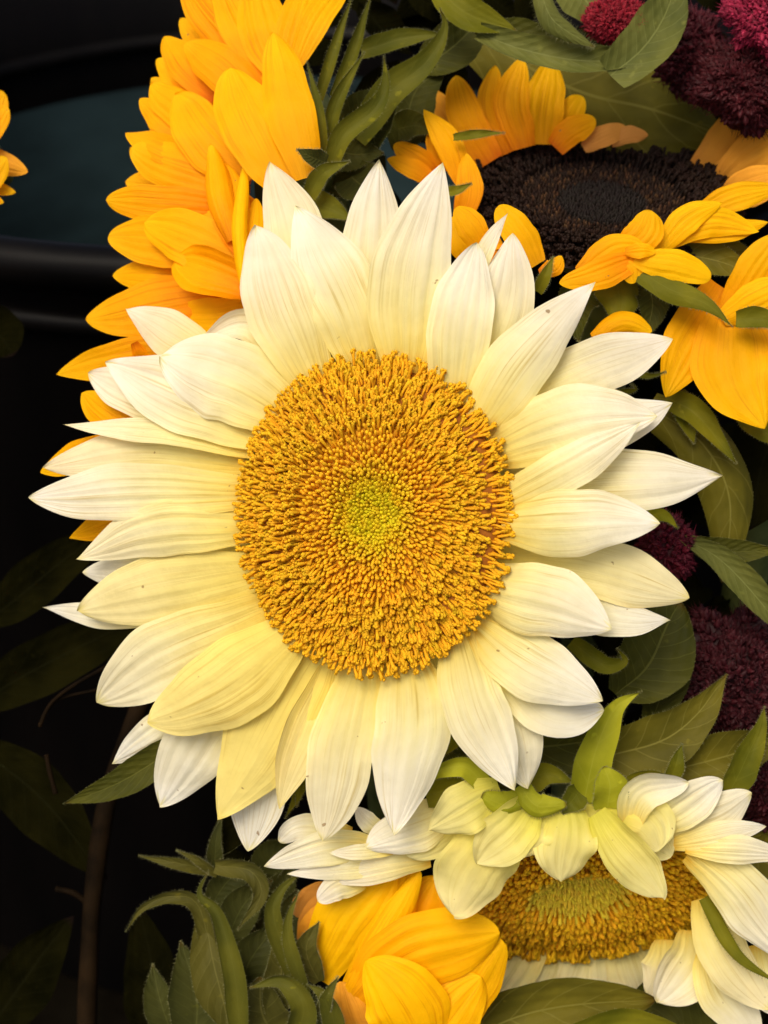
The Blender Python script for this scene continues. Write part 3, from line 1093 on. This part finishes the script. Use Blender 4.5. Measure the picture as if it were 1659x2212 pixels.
build_disc(dark, 1300, 438, -500, (0.02, 0.80, 0.60), (0, 0, -1), 284, 310,
           lambda r: 30 * r * r * (1.5 - r) - 8,
           lambda r: 7.5 if r < 0.3 else 9.6, dk_col,
           lambda r, a: 'bud' if r < 0.62 else ('tube' if rng.random() < 0.6 else 'open'),
           lambda r, a: 0.9 * max(0, r - 0.45), lambda r: 0.9 if r < 0.6 else 0.95, DARKFL, TISSUED, rec=0.86)
make_stem(dark, to_ground((1320, 560, -420), (0.01, 0.03)), 60)
for pts, w, z, m, kw in [
    ([980, 298, 1030, 290, 1092, 287], 22, -330, BRACT, {}),
    ([960, 416, 990, 410, 1020, 396], 24, -215, BRACT, {}),
    ([1160, 630, 1178, 595, 1196, 553], 30, -120, BRACT, {}),
    ([1330, 590, 1340, 640, 1330, 700], 110, -200, BRACT, dict(c=-0.9, e=0.9, p=0.4)),
    ([1390, 600, 1410, 650, 1390, 740], 80, -230, LEAF, {}),
    ([1270, 610, 1240, 660, 1250, 740], 100, -230, LEAF, {}),
    ([1365, 575, 1440, 622, 1525, 655, 1584, 707], 58, -110, BRACT, dict(c=-0.6)),
    ([1440, 540, 1540, 560, 1640, 600], 90, -240, OLIVE, {}),
    ([1480, 520, 1590, 560, 1670, 640], 80, -280, OLIVE, {}),
    ([860, 280, 900, 270, 940, 290], 70, -420, LEAF, {})]:
    make_bract(dark, pairs(pts), w, [z - 25, z, z], m, **kw)

# ================================================================== GOLDEN SUNFLOWER ON THE RIGHT EDGE
redge = thing('golden_sunflower', 'golden sunflower cut by the right edge, broad petals pointing down', 'flower', loc(1640, 640, -230))
petal_list(redge, [
    ([1560, 620, 1495, 734, 1438, 858], 122, -200, dict(e=0.75, p=0.45, b=0.7, m='G')),
    ([1580, 660, 1590, 800, 1652, 926], 185, -170, dict(e=0.85, p=0.45, b=0.55, t=0.25)),
    ([1700, 640, 1690, 760, 1700, 870], 110, -190, dict(e=0.7, t=0.2)),
    ([1570, 670, 1630, 590, 1690, 500], 90, -180, dict(e=0.7, t=0.1)),
    ([1560, 690, 1640, 645, 1720, 600], 80, -150, dict(e=0.7, t=0.4))], GOLD, lambda q, l: [l - 30, l, l + 20])
make_stem(redge, to_ground((1690, 700, -330), (0.02, 0.04)), 60)
for pts, w, z, m in [
    ([1440, 860, 1510, 900, 1592, 1003], 60, -240, BRACT),
    ([1460, 850, 1480, 900, 1500, 960], 60, -260, BRACT),
    ([1600, 860, 1650, 930, 1690, 950], 90, -230, BRACT),
    ([1590, 690, 1650, 690, 1700, 720], 50, -120, BRACT)]:
    make_bract(redge, pairs(pts), w, [z - 20, z, z], m)

# ================================================================== LOWER CREAM SUNFLOWER
low = thing('white_sunflower', 'cream sunflower at lower right bowing forward, petals drooping over its orange disc', 'flower', loc(1250, 1780, -250))
LP = [
    ([760, 1800, 650, 1790, 602, 1818], 62, -190, dict(e=0.5)),
    ([830, 1835, 700, 1832, 570, 1872], 78, -150, dict(e=0.85)),
    ([870, 1870, 740, 1880, 620, 1888], 44, -160, dict(e=0.9)),
    ([850, 1838, 780, 1840, 711, 1843], 36, -128, dict(e=0.9)),
    ([830, 1800, 795, 1775, 768, 1745], 44, -150, dict(e=0.6)),
    ([1000, 1745, 890, 1790, 790, 1832], 108, -120, dict(e=0.6, p=0.5)),
    ([790, 1905, 730, 1918, 686, 1945], 62, -170, dict(e=0.5)),
    ([930, 1860, 820, 1880, 700, 1900], 60, -165, dict(e=0.7)),
    # drooping over the disc
    ([1095, 1750, 1035, 1865, 980, 1978], 168, -80, dict(wave=0.10, e=0.55, p=0.6, t=0.2, m='P', c=-0.4)),
    ([1150, 1735, 1095, 1800, 1030, 1865], 123, -62, dict(wave=0.10, e=0.7, t=0.2, m='P', c=0.45)),
    ([1080, 1705, 1005, 1745, 925, 1795], 112, -52, dict(wave=0.10, e=0.9, c=-0.1, t=0.2, m='P')),
    ([1140, 1745, 1146, 1800, 1135, 1852], 106, -70, dict(wave=0.10, e=0.55, t=0.2, m='P')),
    ([1220, 1730, 1222, 1815, 1212, 1905], 137, -60, dict(wave=0.10, e=0.6, p=0.55, t=0.2, m='P', c=-0.35)),
    ([1310, 1740, 1390, 1780, 1425, 1835], 143, -72, dict(wave=0.10, e=0.55, t=0.2, m='P')),
    ([1290, 1755, 1350, 1840, 1432, 1940], 116, -52, dict(wave=0.10, e=0.6, t=0.2, m='P', c=1.0)),
    # right-hand fan
    ([1400, 1800, 1530, 1765, 1624, 1712], 104, -110, dict(e=0.65, t=0.15)),
    ([1400, 1790, 1480, 1742, 1562, 1686], 92, -86, dict(e=0.6)),
    ([1355, 1790, 1385, 1715, 1487, 1690], 92, -66, dict(e=0.7, c=1.0)),
    ([1450, 1825, 1560, 1803, 1655, 1785], 58, -100, dict(e=0.8)),
    ([1480, 1830, 1590, 1835, 1700, 1850], 62, -92, dict(e=0.8)),
    ([1490, 1840, 1600, 1930, 1710, 2080], 128, -120, dict(e=0.8)),
    ([1520, 1940, 1560, 2060, 1660, 2180], 112, -230, dict(e=0.7, t=0.35)),
    ([1640, 2040, 1660, 2120, 1700, 2200], 100, -240, dict(e=0.7)),
    ([1530, 2040, 1560, 2140, 1640, 2250], 110, -300, dict(e=0.7, t=0.2)),
    ([1490, 2010, 1490, 2080, 1420, 2165], 130, -330, dict(e=0.6, t=0.15, c=0.7)),
    ([1440, 2030, 1440, 2100, 1400, 2150], 110, -420, dict(e=0.6, t=0.3)),
    # seen under the disc
    ([1150, 1990, 1085, 2120, 985, 2225], 130, -600, dict(e=0.6, t=0.25, b=0.8)),
    ([1100, 1980, 1040, 2060, 980, 2150], 130, -590, dict(e=0.6, t=0.35, b=0.8)),
    ([1200, 2010, 1165, 2110, 1120, 2190], 110, -640, dict(e=0.6, t=0.25, b=0.9)),
    ([1250, 2010, 1225, 2110, 1205, 2190], 110, -650, dict(e=0.6, t=0.2, b=0.9)),
    ([1300, 2010, 1300, 2110, 1300, 2190], 110, -660, dict(e=0.6, t=0.25, b=0.9)),
    ([1350, 2010, 1370, 2100, 1390, 2180], 110, -650, dict(e=0.6, t=0.3, b=0.9)),
    ([1410, 2000, 1440, 2080, 1440, 2150], 110, -630, dict(e=0.6, t=0.3, b=0.9)),
    ([1060, 1950, 1000, 2000, 930, 2060], 120, -560, dict(e=0.6, t=0.5, b=0.8)),
    # skirt behind the drooping petals
    ([1100, 1720, 1090, 1790, 1060, 1850], 110, -100, dict(e=0.55, t=0.2, m='P')),
    ([1180, 1720, 1180, 1790, 1175, 1840], 110, -100, dict(e=0.55, t=0.2, m='P')),
    ([1270, 1725, 1285, 1790, 1290, 1830], 100, -105, dict(e=0.55, t=0.2, m='P')),
    ([1350, 1740, 1400, 1800, 1450, 1850], 100, -120, dict(e=0.55, t=0.2, m='P')),
    ([1020, 1730, 960, 1790, 880, 1850], 100, -140, dict(e=0.55, t=0.2, m='P')),
]
petal_list(low, LP, CREAM, lambda q, l: [l - 20, l + 10, l])


def l_col(r, a):
    if r < 0.34:
        return ((0.84, 0.62, 0.03), (0.95, 0.76, 0.06))
    return ((0.90, 0.42, 0.010), (0.98, 0.60, 0.020))


build_disc(low, 1245, 1912, -420, (0.05, -0.72, 0.69), (0, 0.6, 0.8), 296, 262,
           lambda r: 30 * math.sqrt(max(0, 1 - 0.9 * r * r)) - 30 * math.exp(-(r / 0.3) ** 2),
           lambda r: 8.0 if r < 0.3 else 9.5 + 3 * r, l_col,
           lambda r, a: 'bud' if r < 0.32 else ('tube' if r < 0.82 else 'open'),
           lambda r, a: 0.8 * r, lambda r: 1.15 if r < 0.7 else 1.1, FLORET, lambda r: (0.80, 0.62, 0.06) if r < 0.3 else (0.86, 0.40, 0.012))
make_stem(low, [(1230, 1760, -330), (1235, 1690, -420), (1250, 1680, -560)] + to_ground((1260, 1760, -700))[1:], 48)
for pts, w, z, m, kw in [
    ([1260, 1730, 1290, 1620, 1330, 1530, 1388, 1492], 92, -100, LIME, dict(c=0.8, p=0.25, b=0.8)),
    ([1315, 1745, 1316, 1700, 1305, 1655], 84, -70, LIME, dict(e=0.8, p=0.45)),
    ([1050, 1700, 1005, 1655, 945, 1668, 911, 1707], 54, -60, LIME, dict(c=0.9)),
    ([1145, 1712, 1090, 1738, 1040, 1718], 64, -52, LIME, dict(e=0.5, p=0.5, b=0.6, c=-1.0)),
    ([1125, 1695, 1160, 1742, 1225, 1738], 60, -44, LIME, dict(e=0.6, p=0.5, c=-1.0)),
    ([1250, 1710, 1230, 1735, 1215, 1760], 60, -70, BRACT, {}),
    ([1130, 1700, 1180, 1670, 1240, 1690], 60, -120, BRACT, {}),
    ([1575, 1710, 1610, 1640, 1640, 1580, 1652, 1524], 70, -140, BRACT, dict(p=0.25)),
    ([1445, 1690, 1460, 1650, 1474, 1605], 40, -120, BRACT, {}),
    ([1330, 1720, 1400, 1690, 1470, 1690], 70, -130, BRACT, {}),
    ([1300, 1640, 1420, 1605, 1500, 1545, 1571, 1455], 130, -170, OLIVE, dict(e=1.1, p=0.35, c=0.5)),
    ([1430, 1670, 1550, 1635, 1690, 1600], 124, -200, OLIVE, dict(p=0.5, e=0.8)),
    ([920, 1720, 1000, 1700, 1080, 1700], 70, -110, BRACT, {}),
    ([1520, 1940, 1590, 2060, 1690, 2130], 34, -170, BRACT, dict(c=-0.8))]:
    make_bract(low, pairs(pts), w, [z - 15, z, z, z], m, **kw)

# ================================================================== GOLDEN SUNFLOWER AT THE BOTTOM
bot = thing('golden_sunflower', 'half-open golden sunflower at the bottom below the bowing white one', 'flower', loc(760, 2120, -300))
QP = [
    ([660, 2050, 690, 1980, 750, 1932], 81, -330, dict(e=0.6, m='X', t=0.3)),
    ([650, 2000, 680, 1950, 700, 1905], 85, -350, dict(e=0.6, m='X', t=0.5)),
    ([680, 2090, 700, 2010, 760, 1960], 110, -290, dict(e=0.6, m='X')),
    ([840, 2060, 900, 1985, 947, 1895], 134, -270, dict(e=0.55)),
    ([680, 2110, 750, 1995, 850, 1878], 146, -235, dict(e=0.55, t=0.45)),
    ([770, 2040, 840, 1960, 890, 1880], 122, -250, dict(e=0.55, t=0.35)),
    ([730, 2190, 828, 2030, 908, 1882], 81, -205, dict(e=0.55, t=0.55, c=-1.0)),
    ([900, 2240, 1000, 2130, 1085, 2030], 159, -215, dict(e=0.5, t=0.35)),
    ([770, 2160, 900, 2060, 1080, 2015], 171, -190, dict(e=0.5, t=0.4, p=0.55)),
    ([920, 2290, 870, 2160, 790, 2075], 183, -160, dict(e=0.7, t=0.45, p=0.5)),
    ([800, 2280, 750, 2190, 735, 2120], 110, -230, dict(e=0.6, m='X')),
    ([860, 2300, 960, 2200, 1040, 2110], 171, -200, dict(e=0.55, t=0.45)),
]
petal_list(bot, QP, GOLD, lambda q, l: [l - 30, l + 10, l])
make_stem(bot, to_ground((760, 2200, -380), (-0.01, 0.03)), 55)
for pts, w, z, m, kw in [
    ([440, 1960, 470, 2110, 500, 2250], 110, -260, OLIVE, dict(b=0.15, p=0.5)),
    ([600, 2260, 570, 2190, 560, 2110], 150, -250, OLIVE, dict(e=0.7)),
    ([640, 2110, 590, 1985, 605, 1925, 658, 1878], 52, -200, BRACT, dict(c=1.0)),
    ([660, 2150, 622, 2010, 646, 1922], 34, -185, BRACT, {}),
    ([520, 2240, 508, 2110, 470, 1975, 431, 1930, 452, 1878], 58, -170, BRACT, dict(c=1.0)),
    ([465, 1868, 540, 1882, 562, 1935, 512, 2010], 50, -220, OLIVE, dict(c=1.0, t=0)),
    ([460, 2090, 430, 1958, 375, 1935, 310, 1960, 270, 2015], 44, -260, OLIVE, dict(c=1.0)),
    ([640, 2250, 655, 2175, 610, 2120, 538, 2134], 66, -150, BRACT, dict(c=0.9)),
    ([730, 2240, 702, 2155, 662, 2124], 50, -145, BRACT, {}),
    ([695, 2190, 708, 2150, 731, 2108], 34, -140, BRACT, {}),
    ([460, 1880, 385, 1866, 298, 1848], 30, -300, OLIVE, {}),
    ([470, 1890, 430, 1860, 380, 1836], 22, -280, OLIVE, {}),
    ([462, 1880, 466, 1820, 478, 1765], 36, -310, LEAF, {}),
    ([560, 2060, 610, 2000, 640, 1920], 120, -380, LEAF, {}),
    ([540, 1990, 600, 1930, 640, 1860], 110, -400, LEAF, {}),
    ([650, 2260, 670, 2190, 690, 2130], 90, -260, LEAF, {}),
    ([420, 2280, 420, 2140, 390, 2030], 120, -330, LEAF, dict(b=0.4, p=0.5)),
    ([520, 2180, 540, 2080, 600, 1990], 110, -300, LEAF, dict(b=0.4, p=0.5)),
    ([480, 2060, 520, 1960, 590, 1900], 90, -330, LEAF, dict(b=0.4, p=0.5)),
    ([590, 2200, 610, 2080, 590, 2010], 80, -230, OLIVE, dict(b=0.4, p=0.45)),
    ([690, 2120, 660, 2050, 690, 1990], 60, -215, OLIVE, dict(b=0.4, p=0.45)),
    ([560, 1900, 590, 1850, 640, 1820], 80, -400, LEAF, dict(b=0.4, p=0.5)),
    ([450, 1960, 500, 1900, 560, 1880], 70, -360, LEAF, dict(b=0.4, p=0.5)),
    ([380, 2260, 350, 2180, 330, 2080], 80, -380, LEAF, dict(b=0.4, p=0.5))]:
    kw = dict(kw)
    kw.pop('t', None)
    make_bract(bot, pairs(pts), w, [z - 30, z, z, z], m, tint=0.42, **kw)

# ================================================================== GOLDEN SUNFLOWER ON THE LEFT EDGE
ledge = thing('golden_sunflower', 'tips of a golden sunflower just inside the left edge before the dark tub', 'flower', loc(-60, 330, -520))
petal_list(ledge, [
    ([-120, 300, -40, 260, 8, 198], 90, -520, dict(e=0.5)),
    ([-120, 330, -30, 280, 16, 230], 70, -500, dict(e=0.5)),
    ([-110, 330, -20, 345, 60, 372], 60, -540, dict(e=0.6, m='X')),
    ([-110, 360, -40, 390, 14, 340], 80, -490, dict(e=0.6, t=0.2)),
    ([-110, 390, -20, 405, 34, 416], 36, -520, dict(e=0.6)),
    ([-110, 400, -30, 425, 8, 438], 34, -500, dict(e=0.6))], GOLD, lambda q, l: [l, l + 10, l])
make_stem(ledge, to_ground((-140, 340, -560), (-0.25, 0.02)), 55)
build_disc(ledge, -110, 330, -540, (-0.6, 0.2, 0.5), (0.1, 1, 0), 90, 90, lambda r: 20 * (1 - r * r), lambda r: 16,
           lambda r, a: ((0.05, 0.02, 0.01), (0.10, 0.04, 0.01)), lambda r, a: 'bud', lambda r, a: 0.2, lambda r: 1.4, DARKFL, TISSUED)


# ================================================================== LEAVES
def leaf(label, pts, w, zs, mat, tint=0.0, hair=3, **kw):
    q = pairs(pts)
    t = thing('sunflower_leaf', label, 'leaf', loc(q[0][0], q[0][1], zs[0]))
    a = dict(c=0.5, e=0.85, b=0.25, p=0.42, grooves=0, ga=0.02, wave=0.035, serr=0.02, fold=0.12, nu=25, nv=44)
    a.update(kw)
    o, ed = make_petal(t, q, w, zs, mat, 'blade', tint, **a)
    if hair:
        add_hair(o, ed, hair, 2)
    # raised midrib along the underside
    P = catmull([loc(p[0], p[1], z - 4) for p, z in zip(q, np.interp(np.linspace(0, 1, len(q)), np.linspace(0, 1, len(zs)), zs))], 20)
    v, f = tube_verts(P, np.linspace(4, 1, 20) * S, 6)
    mesh_obj('midrib', wor(v), f, STEM, t)
    return t


leaf('broad dull olive leaf arching behind the dark-centred sunflower', [1030, 85, 1250, 190, 1400, 235, 1570, 300], 230, [-690, -680, -670, -670], OLIVE, c=-0.5, fold=0, p=0.6, b=0.5)
leaf('bluish green folded leaf lying like a trough at the top', [1032, 72, 1120, 105, 1250, 128, 1390, 128], 80, [-340, -330, -310, -300], LEAFB, c=1.0, p=0.5, b=0.6, e=0.5)
leaf('bluish green leaf wing rising to the top edge beside the celosia', [1320, 165, 1385, 105, 1440, 20, 1470, -70], 118, [-290, -290, -310, -330], LEAFB, c=0.5, p=0.35, b=0.7, e=0.9)
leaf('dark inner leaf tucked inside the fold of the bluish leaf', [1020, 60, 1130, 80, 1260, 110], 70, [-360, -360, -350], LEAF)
leaf('pale fuzzy leaf edge curling down beside the red celosia tuft', [1165, -40, 1195, 45, 1285, 102], 58, [-250, -255, -270], LEAFB, hair=14, c=-1.1, serr=0, b=0.8)
leaf('grey green leaf behind the red celosia tuft at the top', [1215, -60, 1270, 10, 1300, 70], 120, [-360, -350, -350], LEAFB)
leaf('bright yellow-green pointed leaf at the top centre', [930, -40, 1000, 25, 1118, 66], 84, [-350, -330, -340], BRACT, e=1.0)
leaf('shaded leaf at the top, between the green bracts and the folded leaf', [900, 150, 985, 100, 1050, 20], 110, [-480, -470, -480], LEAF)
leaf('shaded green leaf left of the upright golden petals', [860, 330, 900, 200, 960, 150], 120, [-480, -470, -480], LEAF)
leaf('smooth olive leaf curving down at right below the edge flower', [1400, 880, 1520, 960, 1580, 1080, 1560, 1260], 140, [-300, -290, -310, -340], OLIVE, c=-0.9, p=0.5, b=0.6, serr=0)
leaf('added near-black leaf standing in for the dark gap at the right edge under the downward golden petals', [1720, 880, 1650, 1000, 1610, 1150], 190, [-430, -430, -450], DIM, hair=0, serr=0, b=0.6)  # added blade in shade colour, darkens the gap where the tub showed through
leaf('pointed green leaf reaching out of the right edge at mid height', [1468, 1160, 1550, 1205, 1620, 1270, 1690, 1360], 76, [-210, -220, -220, -230], LEAFB, e=0.6, p=0.6, c=0.9)
leaf('dark leaf lying above the pointed leaf at the right edge', [1470, 1165, 1560, 1190, 1680, 1190], 60, [-260, -260, -260], LEAF)
leaf('broad dark green veined leaf right of the lower white petals', [1330, 1500, 1400, 1430, 1470, 1300], 170, [-260, -240, -250], LEAF, e=0.7, p=0.5, c=0.4)
leaf('narrow dark leaf between the veined leaf and the burgundy celosia', [1400, 1580, 1440, 1480, 1490, 1340], 90, [-320, -310, -320], LEAF)
leaf('dark green leaf in the gap under the lowest right white petal', [940, 1570, 1100, 1620, 1330, 1590], 170, [-230, -220, -240], LEAF, c=0.3)
leaf('deep green leaf behind the curled lime bract', [900, 1640, 1000, 1680, 1150, 1690], 110, [-210, -200, -210], LEAF)
leaf('long olive leaf along the bottom edge under the lower white flower', [930, 2290, 1130, 2190, 1420, 2160], 150, [-330, -320, -340], OLIVE, p=0.5, b=0.5, e=0.7)
leaf('green leaf at the very bottom, in front of the long olive leaf', [1150, 2290, 1350, 2225, 1560, 2290], 110, [-280, -270, -280], BRACT, p=0.5, b=0.5, hair=5)
leaf('dark leaf in the bottom right corner behind drooping cream petals', [1360, 2180, 1480, 2150, 1600, 2230], 150, [-520, -500, -520], LEAF)
leaf('olive leaf at the right edge behind the drooping cream petals', [1560, 1820, 1620, 1840, 1700, 1900], 130, [-330, -330, -340], OLIVE)
leaf('slender dark green leaf with a pointed tip at lower left', [420, 1590, 280, 1680, 136, 1737], 78, [-160, -190, -230], LEAF, e=1.05, p=0.35, b=0.5)
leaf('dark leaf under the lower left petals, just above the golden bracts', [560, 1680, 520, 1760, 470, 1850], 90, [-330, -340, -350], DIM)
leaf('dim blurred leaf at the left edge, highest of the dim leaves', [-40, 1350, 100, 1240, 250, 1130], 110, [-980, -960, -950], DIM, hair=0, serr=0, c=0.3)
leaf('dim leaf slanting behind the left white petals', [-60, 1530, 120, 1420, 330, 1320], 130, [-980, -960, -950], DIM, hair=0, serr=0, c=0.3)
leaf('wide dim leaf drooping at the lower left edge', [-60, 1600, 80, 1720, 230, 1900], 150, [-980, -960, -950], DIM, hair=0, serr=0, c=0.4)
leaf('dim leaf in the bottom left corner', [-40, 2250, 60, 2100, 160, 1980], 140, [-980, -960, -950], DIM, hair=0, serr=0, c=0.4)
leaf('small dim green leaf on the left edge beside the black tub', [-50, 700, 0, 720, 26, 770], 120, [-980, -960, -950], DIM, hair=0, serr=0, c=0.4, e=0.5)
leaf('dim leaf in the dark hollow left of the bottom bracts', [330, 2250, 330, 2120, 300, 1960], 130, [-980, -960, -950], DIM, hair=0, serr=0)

st = thing('dry_stem', 'thick reddish brown stem standing in the dark at lower left', 'stem', loc(190, 2260, -480))
make_stem(st, [(185, 2290, -860), (192, 2080, -870), (205, 1900, -880), (240, 1700, -900), (330, 1450, -940)], 26, STEMB, 'stalk')
make_stem(st, [(200, 1960, -880), (160, 1930, -870), (120, 1920, -870)], 8, STEMB, 'twig')
st = thing('dry_stem', 'thin pale looping stalk in the dark left of the white petals', 'stem', loc(90, 1560, -470))
make_stem(st, [(85, 1570, -470), (110, 1520, -470), (160, 1480, -460), (230, 1440, -450)], 5, STEMB, 'stalk')
make_stem(st, [(90, 1550, -470), (130, 1510, -480), (210, 1490, -470)], 4, STEMB, 'twig')
st = thing('dry_stem', 'short thin straight stalk at lower left above the reddish brown stem', 'stem', loc(118, 1720, -480))
make_stem(st, [(120, 1715, -480), (108, 1670, -480), (100, 1630, -480)], 6, STEMB, 'stalk')


# ================================================================== CELOSIA
def celosia(label, cu, cv, cz, rx, ry, rz, col, n, hairs=4, bead=7.0, seed=1, lump=0.14):
    t = thing('celosia', label, 'flower', loc(cu, cv, cz), 'burgundy celosia heads among the leaves')
    r = np.random.default_rng(seed)
    C = loc(cu, cv, cz)
    k = (D - cz * S) / D * S
    ph = r.uniform(0, 6, 9)

    def surf(d):
        l = 1 + lump * (np.sin(d[..., 0] * 5 + ph[0]) * np.sin(d[..., 1] * 6 + ph[1]) + 0.6 * np.sin(d[..., 1] * 11 + ph[2] + d[..., 0] * 9) + 0.5 * np.sin(d[..., 2] * 9 + ph[3]))
        return d * l[..., None] * np.array([rx, ry, rz])
    nu_, nv_ = 40, 24
    V, F = [], []
    for i in range(nv_ + 1):
        th = PI * i / nv_
        for j in range(nu_):
            a = 2 * PI * j / nu_
            V.append((math.sin(th) * math.cos(a), math.cos(th), math.sin(th) * math.sin(a)))
    for i in range(nv_):
        for j in range(nu_):
            a, b = i * nu_ + j, i * nu_ + (j + 1) % nu_
            F.append((a, b, b + nu_, a + nu_))
    V = np.array(V)
    P = C + surf(V) * 0.96 * k
    mesh_obj('head', wor(P), F, CELO, t, cols=np.tile(np.array(col) * 0.5, (len(P), 1)))
    # beads and bristles
    tv, tf, th = TEMPL['bud'][0]
    SPK = [0, 2, 4, 24]
    VV, FF, CC = [], [], []
    n0 = 0
    for q in range(n):
        d = r.normal(size=3)
        d /= np.linalg.norm(d)
        if d[2] < -0.25:
            d[2] = -d[2]
        p = surf(d[None])[0]
        cl = np.array(col) * r.uniform(0.55, 1.35)
        m = 1 + hairs
        for h in range(m):
            ax = d + r.normal(0, 0.55, 3)
            Rm = rot_to(ax, np.array([0.3, 0.8, 0.52]) + r.normal(0, 0.2, 3))
            if h == 0:
                sc = np.array([1, 1, 0.75]) * bead / 5.0 * r.uniform(0.7, 1.3)
            else:
                sc = np.array([0.22, 0.22, 1.0]) * bead / 6.0 * r.uniform(0.8, 1.6)
            v = (tv * sc) @ Rm.T + p + (0 if h == 0 else r.normal(0, bead * 0.6, 3))
            if h:
                v = v[SPK]
                VV.append(v)
                FF += [(n0, n0 + 1, n0 + 3), (n0 + 1, n0 + 2, n0 + 3), (n0 + 2, n0, n0 + 3)]
                CC.append(np.tile(cl * 1.25, (4, 1)))
                n0 += 4
                continue
            VV.append(v)
            FF += [tuple(i + n0 for i in f) for f in tf]
            CC.append(np.tile(cl * (1.0 if h == 0 else 1.25), (len(v), 1)))
            n0 += len(v)
    o = mesh_obj('bristle_mass', wor(C + np.vstack(VV) * k), FF, CELO, t, cols=np.vstack(CC))
    o['kind'] = 'stuff'
    make_stem(t, [(cu, cv, cz - rz * 0.5), (cu + 8, cv + 20, cz - 250), (cu + 16, cv + 70, -1040)], 18)
    return t


BURG = (0.036, 0.0035, 0.006)
celosia('bright magenta celosia head in the top right corner', 1652, 25, -320, 78, 88, 60, (0.27, 0.014, 0.045), 900, 4, 6, 3)
celosia('large burgundy celosia head below the magenta one at the top right', 1625, 180, -440, 112, 88, 80, (0.050, 0.0045, 0.007), 1400, 4, 8, 4)
celosia('small crimson celosia tuft inside the curled leaf at the top', 1330, 45, -330, 62, 42, 40, (0.22, 0.008, 0.018), 700, 3, 5, 5, lump=0.05)
celosia('dark burgundy celosia in shadow beside the magenta head', 1490, 110, -520, 60, 80, 50, (0.05, 0.004, 0.008), 500, 4, 7, 6)
celosia('small dark red celosia bud beside the right white petals', 1440, 1185, -240, 52, 62, 36, (0.075, 0.004, 0.012), 420, 3, 6, 7)
celosia('big dark burgundy celosia head at right between leaf and bracts', 1590, 1470, -400, 150, 145, 90, BURG, 1500, 4, 8, 8)
celosia('burgundy celosia at the right edge above the drooping cream petals', 1670, 1690, -340, 70, 100, 60, BURG, 600, 4, 8, 9)

# ================================================================== FOLIAGE FILLING THE GAPS
VV, FF, UU = [], [], []
n0 = 0
r = np.random.default_rng(21)
for q in range(420):
    u = r.uniform(560, 1800)
    v = r.uniform(-150, 2400)
    z = r.uniform(-1080, -800)
    a = r.uniform(0, 2 * PI)
    L = r.uniform(90, 190)
    pts = [(u, v), (u + L * 0.5 * math.cos(a) + r.uniform(-15, 15), v + L * 0.5 * math.sin(a)), (u + L * math.cos(a), v + L * math.sin(a))]
    vv, ff, uv, ed = blade(pts, r.uniform(50, 100), [z, z + r.uniform(-20, 60), z + r.uniform(-60, 60)], c=r.uniform(-0.8, 0.8), e=0.9, b=0.3, p=0.4, grooves=0, nu=7, nv=9, roll=r.uniform(-0.8, 0.8), fold=0.15)
    VV.append(vv)
    FF += [tuple(i + n0 for i in f) for f in ff]
    UU.append(uv)
    n0 += len(vv)
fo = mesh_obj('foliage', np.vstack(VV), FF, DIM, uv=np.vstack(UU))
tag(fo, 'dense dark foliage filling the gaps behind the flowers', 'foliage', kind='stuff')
